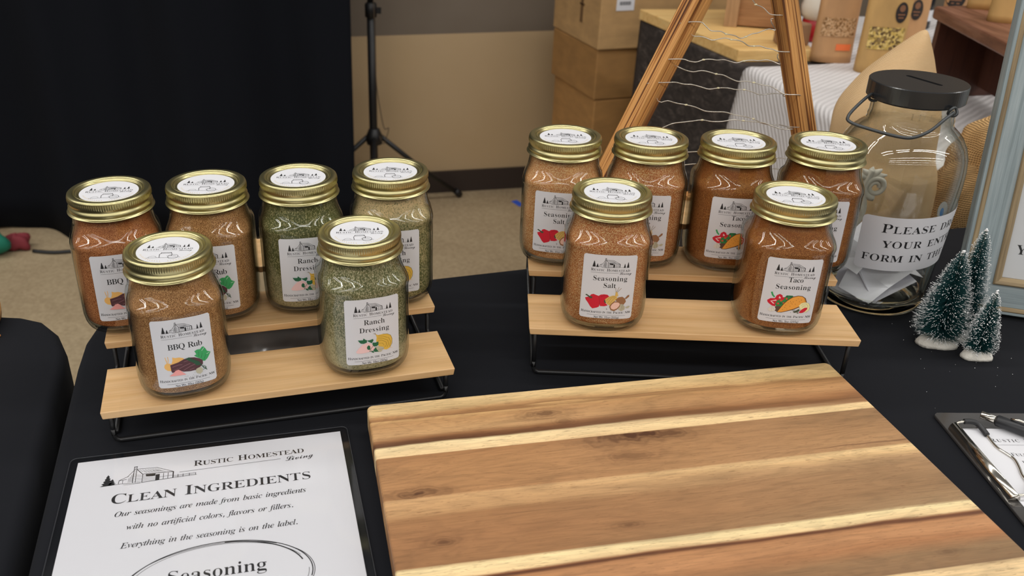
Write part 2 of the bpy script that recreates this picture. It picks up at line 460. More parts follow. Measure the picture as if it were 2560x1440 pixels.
        'n': (381,[[29,0,29,16,56,26,63,56,63,253,56,284,42,291,30,294,30,310,137,310,137,267,183,296,212,313,241,318,283,306,310,271,319,212,319,56,326,26,341,19,352,16,352,0,213,0,213,16,210,16,231,21,243,34,246,56,246,217,240,258,227,268,200,271,165,262,137,235,137,56,143,26,157,19,169,16,169,0]]),
        'o': (336,[[170,-10,131,-5,97,11,69,37,48,70,34,110,30,154,34,199,48,239,69,272,97,297,131,313,169,318,205,313,238,298,266,273,287,240,301,200,306,154,301,108,288,69,266,36,238,11,205,-5],[172,11,201,18,220,39,228,81,231,154,228,227,218,271,201,292,172,299,135,292,117,271,109,227,106,154,109,82,117,39,136,18]]),
        'r': (287,[[29,0,29,16,56,26,63,56,63,252,57,285,31,293,32,310,135,310,135,252,174,280,195,301,216,314,235,318,252,315,266,304,275,287,279,266,276,248,269,234,259,225,251,222,231,231,215,250,194,260,167,255,152,241,141,220,138,192,138,56,141,37,150,25,186,16,186,0]]),
        's': (288,[[149,-10,125,-6,90,6,70,9,50,4,42,-9,47,-9,47,105,43,105,56,68,78,39,106,21,138,15,168,18,188,27,200,40,203,58,193,84,162,105,113,130,84,148,64,169,52,193,48,220,55,259,74,291,104,312,143,319,163,316,196,308,204,306,217,305,232,308,239,319,233,319,233,222,238,222,225,254,205,277,180,291,151,296,125,294,107,286,97,274,94,259,105,232,140,212,186,189,213,172,232,151,242,127,246,95,239,51,219,18,188,-3]]),
        't': (228,[[121,-9,95,-4,76,10,64,36,59,71,59,279,31,279,31,300,97,369,138,424,133,424,133,310,197,310,197,279,133,279,133,82,139,51,148,43,172,40,198,49,215,75,213,66,188,24,158,-1]]),
        'u': (375,[[133,-10,98,-3,75,17,61,51,57,97,57,248,50,282,36,291,22,294,22,310,131,310,131,74,140,46,155,38,179,36,213,43,239,66,239,248,232,283,215,291,200,294,200,310,313,310,313,70,320,39,349,30,349,13,297,7,239,-10,239,40,201,19,180,3,156,-7]]),
        'z': (293,[[24,0,24,14,177,287,127,287,91,283,63,272,45,250,33,216,37,216,43,310,264,310,264,291,116,25,154,25,198,30,231,44,254,69,270,107,265,107,257,0]]),
    },
    'i': {
        ',': (180,[[28,-87,47,-3,61,78,124,78,129,71,104,-8,71,-87]]),
        '.': (180,[[89,-9,60,1,51,15,48,36,51,57,60,71,89,81,119,71,129,57,132,36,129,15,119,1]]),
        'E': (441,[[-24,0,-24,15,7,20,32,41,49,85,125,369,129,387,130,401,127,416,117,426,83,435,83,451,422,451,397,324,398,324,398,330,391,376,368,407,327,424,270,429,237,427,219,418,211,398,172,251,201,251,263,257,302,280,328,322,327,322,279,136,284,136,285,149,285,163,280,193,264,213,235,224,195,228,184,228,166,227,124,73,120,56,118,44,128,28,171,23,260,33,295,47,326,69,354,98,380,136,379,136,340,0]]),
        'O': (478,[[177,-11,137,-7,100,8,70,33,47,66,34,106,29,154,34,203,48,253,70,301,99,346,133,386,172,419,234,452,300,463,342,458,379,443,409,419,432,386,446,347,451,300,446,250,433,200,412,151,383,105,348,65,309,32,244,-1],[187,13,234,25,275,60,312,118,343,197,365,279,373,350,368,388,354,416,329,434,296,439,264,435,236,420,189,370,146,287,116,191,106,103,110,64,124,36,149,18]]),
        'a': (336,[[55,-9,30,-3,10,14,-4,40,-9,73,-5,109,5,147,41,220,64,251,91,276,131,301,167,310,182,305,196,290,224,265,235,303,287,303,231,108,222,74,219,56,221,44,243,40,267,52,293,87,291,78,257,30,225,1,194,-9,181,-4,170,10,165,34,167,52,172,75,128,38,104,12,79,-4],[90,41,114,45,132,56,162,95,186,147,202,202,208,248,201,272,176,281,150,276,133,264,100,219,73,159,60,115,55,81,58,59,69,45]]),
        'b': (322,[[75,-9,39,-3,10,12,-2,31,2,52,92,375,100,412,93,429,61,433,58,433,58,451,116,458,179,470,119,255,164,285,192,303,216,310,241,304,262,286,276,258,281,221,277,185,267,148,228,77,202,47,173,23,126,-1],[89,15,114,18,134,29,168,65,195,116,213,171,219,223,211,253,183,263,147,256,125,232,106,193,87,138,67,69,60,33,66,19]]),
        'c': (277,[[91,-9,55,-2,26,19,7,53,1,97,7,146,25,195,55,240,95,277,138,301,180,310,206,305,228,291,242,272,247,249,244,230,236,216,226,207,217,203,196,213,186,238,192,258,198,275,194,285,175,289,150,284,131,270,98,223,74,161,65,99,68,71,79,51,97,38,125,34,156,41,185,62,212,96,214,83,175,32,134,1]]),
        'd': (334,[[57,-9,32,-4,12,14,-1,43,-6,82,6,148,38,215,86,272,126,300,166,310,185,306,223,294,247,381,252,399,253,412,251,422,241,428,215,433,215,451,273,459,333,470,227,83,222,60,220,48,231,41,263,52,290,89,289,78,238,13,217,-4,196,-9,183,-4,172,10,167,35,174,76,130,38,106,12,81,-4],[92,42,118,46,135,58,165,99,189,153,206,208,211,249,205,275,173,283,142,269,111,231,84,181,64,126,57,79,65,51]]),
        'e': (269,[[85,-9,53,-2,25,19,6,53,-1,98,3,135,15,172,34,207,57,240,85,268,115,290,147,305,177,310,202,305,222,293,234,273,239,248,229,209,199,174,148,144,69,124,65,88,68,66,78,50,96,39,125,36,153,42,179,62,204,95,206,83,170,32,130,1],[74,146,148,171,188,212,200,236,203,260,197,280,175,287,141,278,117,252,93,207]]),
        'f': (193,[[-64,-139,-84,-135,-100,-124,-111,-106,-115,-85,-106,-58,-87,-48,-78,-56,-69,-79,-75,-97,-80,-107,-77,-114,-62,-117,-39,-113,-25,-102,-5,-65,14,3,35,104,70,275,23,275,29,303,75,303,101,376,134,428,172,460,214,470,237,467,256,456,268,439,272,418,268,398,259,385,251,381,233,391,224,413,229,430,234,442,231,447,210,449,187,441,168,415,135,303,192,303,188,275,131,275,96,113,77,35,55,-29,31,-77,3,-112,-29,-132]]),
        'g': (298,[[78,-139,26,-134,-11,-119,-33,-95,-41,-66,-36,-44,-23,-25,39,5,16,28,7,51,11,68,20,83,64,114,30,147,22,166,19,189,23,220,37,248,58,273,85,293,116,305,147,310,195,301,239,277,292,277,289,248,251,248,253,237,254,225,249,192,235,164,214,139,186,120,153,108,117,104,77,106,61,95,57,84,64,72,89,63,131,50,176,32,207,9,219,-12,223,-36,218,-65,204,-90,183,-110,153,-126,118,-136],[114,125,140,129,158,142,185,188,195,246,191,269,180,283,159,287,132,283,113,269,86,222,76,164,79,142,91,129],[83,-117,121,-113,148,-102,166,-85,172,-66,166,-47,145,-32,55,-4,24,-21,4,-40,-2,-62,3,-83,22,-101,50,-113]]),
        'h': (357,[[207,-9,192,-4,180,13,175,41,183,84,204,153,227,222,233,246,229,257,214,261,178,252,151,227,122,185,83,100,54,0,-9,0,92,374,98,399,100,411,92,428,60,433,58,433,58,451,111,457,178,470,105,197,159,247,192,282,223,303,251,310,273,304,287,287,293,259,288,223,272,170,240,75,237,65,236,57,239,47,262,43,284,57,314,98,312,89,275,34,240,2]]),
        'i': (194,[[130,371,120,375,108,384,100,398,97,416,100,433,108,447,120,457,130,460,143,457,155,447,163,433,166,416,163,398,155,384,143,375],[46,-8,34,-5,22,5,14,21,11,41,14,64,20,87,54,211,61,237,63,254,55,268,28,273,29,273,29,289,91,299,140,310,79,85,74,55,77,46,100,42,122,54,150,90,147,81,112,31,79,2]]),
        'l': (173,[[38,-9,24,-6,11,3,3,19,0,40,2,61,8,85,87,371,96,414,89,428,61,433,62,433,62,450,173,470,70,86,65,69,63,54,66,44,88,41,112,53,139,89,136,79,85,12,62,-4]]),
        'm': (525,[[382,-8,363,-3,350,14,345,42,353,85,374,154,397,222,403,247,399,258,376,261,343,249,310,214,275,152,240,62,220,0,162,0,230,222,235,247,232,258,216,261,190,257,169,244,127,190,88,107,56,0,-4,0,52,211,60,240,62,254,54,268,26,273,28,273,27,289,142,310,107,193,161,245,194,281,226,303,258,310,277,304,291,288,296,260,289,217,338,258,368,287,396,304,420,310,443,304,457,288,463,260,458,224,442,171,410,76,407,66,406,58,409,47,432,44,454,56,465,70,480,91,478,81,425,14,402,-3]]),
        'n': (357,[[215,-9,195,-4,183,13,178,41,185,84,206,153,230,222,235,246,232,257,216,261,182,253,155,229,127,190,88,107,56,0,-4,0,52,211,60,240,62,254,54,268,26,273,28,273,27,289,142,310,107,193,161,245,194,281,226,303,254,310,277,304,291,287,296,259,291,226,275,170,239,57,242,47,265,43,288,55,312,90,311,80,258,13,235,-4]]),
        'o': (316,[[98,-9,59,-2,28,20,7,54,0,98,4,135,15,172,33,208,56,241,83,269,113,291,145,305,174,310,216,302,247,281,268,247,275,203,271,167,260,130,243,94,220,61,193,33,162,10,129,-5],[106,13,125,18,142,30,171,74,194,132,210,191,215,240,212,267,199,283,175,288,150,284,133,272,104,229,81,172,65,111,59,58,63,33,76,18]]),
        'r': (261,[[-4,0,52,211,60,240,62,254,54,268,26,273,28,273,27,289,142,310,105,189,153,243,179,280,203,302,225,310,235,305,245,290,249,265,247,245,240,230,230,221,223,218,209,223,193,238,174,241,148,225,118,175,85,97,56,0]]),
        's': (253,[[93,-9,30,5,12,7,-5,4,-14,-7,-14,-4,3,109,3,105,13,55,38,24,79,14,110,18,125,31,129,52,124,77,103,106,77,138,48,185,38,228,44,260,61,286,87,303,114,309,177,298,184,296,195,295,212,298,220,307,220,307,205,205,207,207,194,252,171,279,130,288,98,278,87,255,94,231,115,202,138,176,156,149,174,116,180,82,177,58,168,36,154,17,136,3,114,-6]]),
        't': (185,[[32,-9,12,-4,-1,12,-5,39,-4,52,-1,70,55,273,23,273,23,297,64,319,106,353,142,398,152,398,124,300,177,300,170,273,117,273,67,103,60,77,57,56,60,45,83,41,106,54,136,95,135,85,108,44,81,14,55,-3]]),
        'u': (357,[[44,-9,25,-4,11,13,5,41,10,75,24,130,47,211,56,254,48,268,21,273,23,273,22,289,75,298,136,310,71,79,66,53,70,43,85,40,119,48,147,72,176,113,215,197,245,301,306,301,241,57,244,48,267,44,288,56,300,70,314,91,313,81,260,13,237,-4,213,-9,202,-6,190,4,182,19,179,40,191,103,139,53,107,18,76,-3]]),
        'v': (284,[[58,-9,58,26,55,155,48,229,35,264,10,274,9,273,8,291,88,310,96,295,105,251,113,118,113,89,168,132,194,169,213,213,198,240,188,256,184,271,187,286,194,299,204,307,212,310,224,307,234,298,241,283,244,265,234,222,206,167,158,102,90,27,55,-9]]),
        'w': (420,[[58,-10,58,25,55,154,48,228,35,263,10,274,9,273,8,291,87,310,103,265,114,132,238,310,236,310,257,87,311,130,336,167,351,196,356,214,352,227,338,240,328,255,324,271,334,300,343,308,351,311,364,308,374,298,381,283,384,264,367,205,319,125,237,25,208,-9,207,-10,189,179,59,-9]]),
        'y': (281,[[-31,-140,-46,-137,-59,-129,-67,-115,-70,-99,-67,-84,-60,-72,-37,-61,-12,-73,24,-85,45,-77,67,-56,85,-30,93,-6,89,30,80,90,68,156,54,213,42,251,33,269,19,275,0,277,1,276,1,294,25,298,50,304,78,310,90,296,102,254,117,181,138,75,200,160,214,211,210,225,194,238,182,252,178,269,181,285,188,298,198,307,208,310,221,307,231,298,238,284,241,265,231,219,205,152,165,74,118,-5,66,-74,13,-122,-10,-136]]),
    },
    's': {
        'L': (428,[[124,-5,88,-1,63,9,50,24,45,40,49,56,61,70,82,79,113,83,155,76,208,58,237,101,265,161,215,171,177,194,152,226,144,266,151,305,172,342,206,374,251,398,304,414,361,420,380,419,393,418,403,408,398,403,385,401,341,397,303,387,271,370,244,349,208,299,196,248,201,219,216,196,240,182,271,177,303,244,340,303,380,352,421,389,461,413,498,420,523,417,543,405,556,387,561,364,557,340,546,314,506,262,445,215,369,177,339,118,301,70,257,34,281,24,304,20,345,34,392,67,439,109,478,148,509,174,531,182,545,179,524,164,494,137,445,89,394,42,353,13,329,3,304,0,268,5,233,21,181,2],[377,199,435,232,482,277,509,322,521,373,516,395,500,402,471,390,439,353,408,289],[118,13,162,20,197,42,155,59,111,65,78,58,65,40,80,22]]),
        'g': (354,[[314,62,264,26,210,-1,160,-84,110,-146,77,-175,43,-192,9,-198,-21,-195,-43,-184,-57,-168,-62,-146,-41,-96,23,-49,128,-5,143,22,111,3,79,-4,52,0,31,13,17,33,12,58,16,85,28,111,70,159,126,194,155,204,184,207,216,200,230,179,244,203,327,210,226,28,262,46,301,75],[91,12,107,16,125,26,160,64,192,115,214,171,210,184,198,188,175,174,143,139,111,95,86,53,76,24,80,15],[4,-179,26,-170,50,-144,79,-98,117,-30,60,-53,17,-83,-10,-117,-19,-151,-14,-172]]),
        'i': (231,[[184,243,159,251,150,273,153,287,163,299,193,310,216,302,226,281,223,266,213,254],[194,62,156,26,129,7,85,-5,57,0,41,16,35,41,47,79,84,148,68,131,49,113,36,127,55,144,82,172,107,201,201,207,133,83,105,27,109,21,134,33,181,75]]),
        'n': (388,[[-1,-5,45,62,78,109,103,153,99,158,85,147,51,113,38,127,97,183,122,200,147,206,162,200,172,185,175,160,171,132,214,173,252,198,284,207,303,203,319,192,328,174,332,150,322,119,300,85,277,55,261,28,266,21,288,34,335,75,349,62,313,29,289,11,268,0,247,-4,228,0,213,11,202,29,199,52,205,83,239,132,277,175,280,179,280,181,277,185,251,174,212,141,161,84,99,0]]),
        'v': (317,[[111,-4,81,-1,58,10,44,27,39,50,50,89,82,138,90,153,87,158,77,152,52,127,42,138,59,157,81,178,101,193,121,204,138,207,156,197,163,168,158,138,148,117,132,89,118,64,109,50,103,40,101,31,105,22,117,19,159,29,201,58,188,74,181,106,191,152,219,191,235,203,251,207,267,204,278,195,287,166,274,117,237,66,262,75,288,97,301,83,266,57,224,48,220,48,165,8,139,-1],[217,71,248,109,261,150,257,159,247,163,226,153,210,131,203,105,208,83]]),
    },
}
_gc = {}


def glyph(font, ch):
    """advance, outline points and triangles of one character, in em units"""
    k = (font, ch)
    if k not in _gc:
        f = font if ch in GLYPHS[font] else 'u'
        adv, raw = GLYPHS[f][ch]
        pts, faces = [], []
        for q in raw:
            faces.append(list(range(len(pts), len(pts) + len(q) // 2)))
            pts += [Vector((q[i] / 1000, q[i + 1] / 1000)) for i in range(0, len(q), 2)]
        vo, _e, fo, _a, _b2, _c = geometry.delaunay_2d_cdt(pts, [], faces, 0, 1e-5)

        def inside(px, py):
            n = 0
            for q in raw:
                for i in range(0, len(q), 2):
                    xa, ya, xb, yb = q[i - 2] / 1000, q[i - 1] / 1000, q[i] / 1000, q[i + 1] / 1000
                    if (ya > py) != (yb > py) and px < xa + (xb - xa) * (py - ya) / (yb - ya):
                        n += 1 if yb > ya else -1
            return n != 0
        tri = [tuple(f_) for f_ in fo if inside(sum(vo[i].x for i in f_) / 3, sum(vo[i].y for i in f_) / 3)]
        _gc[k] = (adv / 1000, [Vector((p.x, p.y, 0)) for p in vo], tri)
    return _gc[k]


CAPH = {'u': max(p.y for p in glyph('u', 'H')[1]), 'i': max(p.y for p in glyph('i', 'E')[1]), 's': max(p.y for p in glyph('s', 'L')[1])}


def text(mb, mp, s, x0, y0, cap, font='u', width=None, align='l', small=False, mi=1, lift=1, rot=0.0, sp=0.0, xs=1.0):
    """lettering with cap height cap; width stretches letter spacing; mp(x, y, lift) places it on a surface"""
    run = []
    x = 0.0
    word_start = True
    for ch in s:
        if ch == ' ':
            x += 0.26 * cap / CAPH[font]
            word_start = True
            continue
        c, sz = ch, cap / CAPH[font]
        if small:
            if ch.islower():
                sz *= 0.8
            c = ch.upper()
        adv, pts, tri = glyph(font, c)
        run.append((c, sz, x))
        x += adv * sz * xs + sp
        word_start = False
    nat = x - sp
    gaps = max(1, len(s) - 1)
    ex = 0.0
    if width is not None:
        ex = (width - nat) / gaps
        if ex < -0.12 * cap:
            ex = -0.12 * cap
        nat = nat + ex * gaps
    off = {'l': 0, 'c': -nat / 2, 'r': -nat}[align]
    i = 0
    k = 0
    cr, sr = cos(rot), sin(rot)
    for ch in s:
        if ch != ' ':
            c, sz, xx = run[k]
            k += 1
            adv, pts, tri = glyph(font, c)
            vs = []
            for p in pts:
                lx, ly = off + xx + ex * i + p.x * sz * xs, p.y * sz
                vs.append(mp(x0 + lx * cr - ly * sr, y0 + lx * sr + ly * cr, lift))
            mb.add(vs, orient(vs, tri, mp, x0, y0), mi)
        i += 1


def orient(vs, tri, mp, x, y):
    o = Vector(mp(x, y, 0))
    nz = (Vector(mp(x + 1e-3, y, 0)) - o).cross(Vector(mp(x, y + 1e-3, 0)) - o)
    out = []
    for t in tri:
        a, b, c = (Vector(vs[i]) for i in t)
        n = (b - a).cross(c - a)
        if n.length < 1e-14:
            continue
        out.append(tuple(t) if n.dot(nz) > 0 else tuple(reversed(t)))
    return out


def poly(mb, mp, pts, mi=1, lift=1, step=0.0022):
    """filled polygon, cut finely enough to follow a curved surface"""
    L = [Vector((x, y, 0)) for x, y in pts]
    tris = [[(L[i].x, L[i].y) for i in t] for t in geometry.tessellate_polygon([L])]
    done = []
    while tris:
        t = tris.pop()
        e = [hypot(t[i][0] - t[i - 1][0], t[i][1] - t[i - 1][1]) for i in range(3)]
        k = e.index(max(e))
        if step and e[k] > step:
            a, b, c = t[k - 1], t[k], t[(k + 1) % 3]
            mid = ((a[0] + b[0]) / 2, (a[1] + b[1]) / 2)
            tris += [[a, mid, c], [mid, b, c]]
        else:
            done.append(t)
    for t in done:
        vs = [mp(x, y, lift) for x, y in t]
        mb.add(vs, orient(vs, [(0, 1, 2)], mp, t[0][0], t[0][1]), mi)


def stroke(mb, mp, pts, wd, mi=1, lift=2, step=0.002):
    for (x0, y0), (x1, y1) in zip(pts, pts[1:]):
        d = hypot(x1 - x0, y1 - y0)
        if d < 1e-9:
            continue
        nx, ny = -(y1 - y0) / d * wd / 2, (x1 - x0) / d * wd / 2
        n = max(1, int(d / step)) if step else 1
        for i in range(n):
            a, b = i / n, (i + 1) / n
            ax, ay, bx, by = x0 + (x1 - x0) * a, y0 + (y1 - y0) * a, x0 + (x1 - x0) * b, y0 + (y1 - y0) * b
            vs = [mp(ax - nx, ay - ny, lift), mp(bx - nx, by - ny, lift), mp(bx + nx, by + ny, lift), mp(ax + nx, ay + ny, lift)]
            mb.add(vs, orient(vs, [(0, 1, 2), (0, 2, 3)], mp, ax, ay), mi)


def pine(mb, mp, x, y, w_, h, mi=1, lift=1, step=0.002):
    """jagged little fir silhouette"""
    L, Rr = [], []
    n = 5
    for i in range(n):
        t = i / n
        L += [(x - w_ / 2 * (1 - t) - w_ * 0.04, y + h * t), (x - w_ / 2 * (1 - t) * 0.55, y + h * (t + 0.55 / n))]
        Rr += [(x + w_ / 2 * (1 - t) + w_ * 0.04, y + h * (t + 0.02)), (x + w_ / 2 * (1 - t) * 0.5, y + h * (t + 0.6 / n))]
    poly(mb, mp, L + [(x, y + h)] + Rr[::-1], mi, lift, step)


def cabin(mb, mp, x, y, k, mi=1, lift=1, fence=False, detail=True, step=0.002):
    """log cabin drawing: origin left bottom corner, k = metres per drawing millimetre (43 mm wide)"""
    def q(*a):
        return [(x + p[0] * k, y + p[1] * k) for p in a]

    bold = 1.5 if k < 0.0006 else 1.0

    def st(wd, *a):
        stroke(mb, mp, q(*a), wd * k * bold, mi, lift, step)
    W_ = 0.42
    st(W_, (0, 1.0), (0.3, 5.0), (6.0, 8.3), (7.2, 8.6))                      # lean-to roof
    st(W_, (0.3, 5.0), (6.2, 5.2))
    st(0.3, (3.2, 5.0), (3.2, 0.8))
    st(W_, (6.3, 8.4), (12.0, 17.3))                                          # gable edge
    st(W_, (10.9, 0), (10.9, 20.0), (13.0, 20.2), (13.0, 0))                  # chimney
    st(0.7, (10.6, 20.1), (13.4, 20.3))
    for i in range(9):
        st(0.22, (10.9, 1.2 + i * 2.1), (13.0, 1.9 + i * 2.1))
    st(W_, (13.2, 17.0), (28.8, 16.0), (42.6, 8.0))                           # ridge and eave
    st(0.6, (13.4, 16.4), (18.0, 9.6), (42.6, 8.1))
    for i in range(7):
        t = i / 7
        st(0.22, (15.5 + t * 14, 15.4 - t * 0.6), (18.0 + t * 17, 12.6 - t * 1.4))
        st(0.22, (18.5 + t * 13, 13.0 - t * 0.6), (21.5 + t * 17, 10.4 - t * 1.0))
    st(0.45, (18.2, 9.4), (18.2, -1.0))
    for i in range(5):
        st(0.25, (13.2, 1.2 + i * 2), (18.1, 0.4 + i * 2.0))
        st(0.25, (18.4, 0.2 + i * 1.7), (28.0, 0.6 + i * 1.7))
    for i in range(4):
        st(0.25, (7.4 + i, 1.2), (7.6 + i, 6.4 + i * 1.8))
    poly(mb, mp, q((28.4, -0.4), (31.6, -0.2), (31.6, 7.2), (28.4, 7.0)), mi, lift, step)   # door
    poly(mb, mp, q((21.0, 6.2), (28.2, 5.6), (28.2, 8.4), (20.5, 8.9)), mi, lift, step)    # porch shade
    for px in (34.6, 38.2):
        st(0.4, (px, 0.2), (px, 7.6))
    st(0.9, (42.2, 0.4), (42.2, 8.2))
    st(0.3, (31.6, 3.4), (42.2, 3.6))
    st(0.5, (18.0, -1.0), (42.4, 0.3))
    st(0.35, (-6, 0.2), (2, 0.6), (8, 0.0), (14, -0.6), (18, -1.0))
    st(0.3, (4, -1.2), (12, -1.6), (17, -1.4))
    if fence:
        for px in (46, 50, 55, 60):
            st(0.4, (px, 0.3), (px, 4.0 - (px - 46) * 0.05))
        st(0.35, (42.4, 2.6), (60, 3.2))
        st(0.35, (42.4, 1.0), (60, 1.4))
        st(0.3, (42, 0), (61, 0.4))
    else:
        st(0.3, (42, 0.2), (55, 0.4))


def living(mb, mp, x0, y0, cap, mi=1, lift=1, rot=0.0):
    text(mb, mp, 'Living', x0, y0, cap, 's', mi=mi, lift=lift, rot=rot)


def brand(mb, mp, cx, base, wd, cap, lift=1, mi=1):
    text(mb, mp, 'Rustic Homestead', cx - wd / 2, base, cap, 'u', wd, 'l', True, mi, lift)


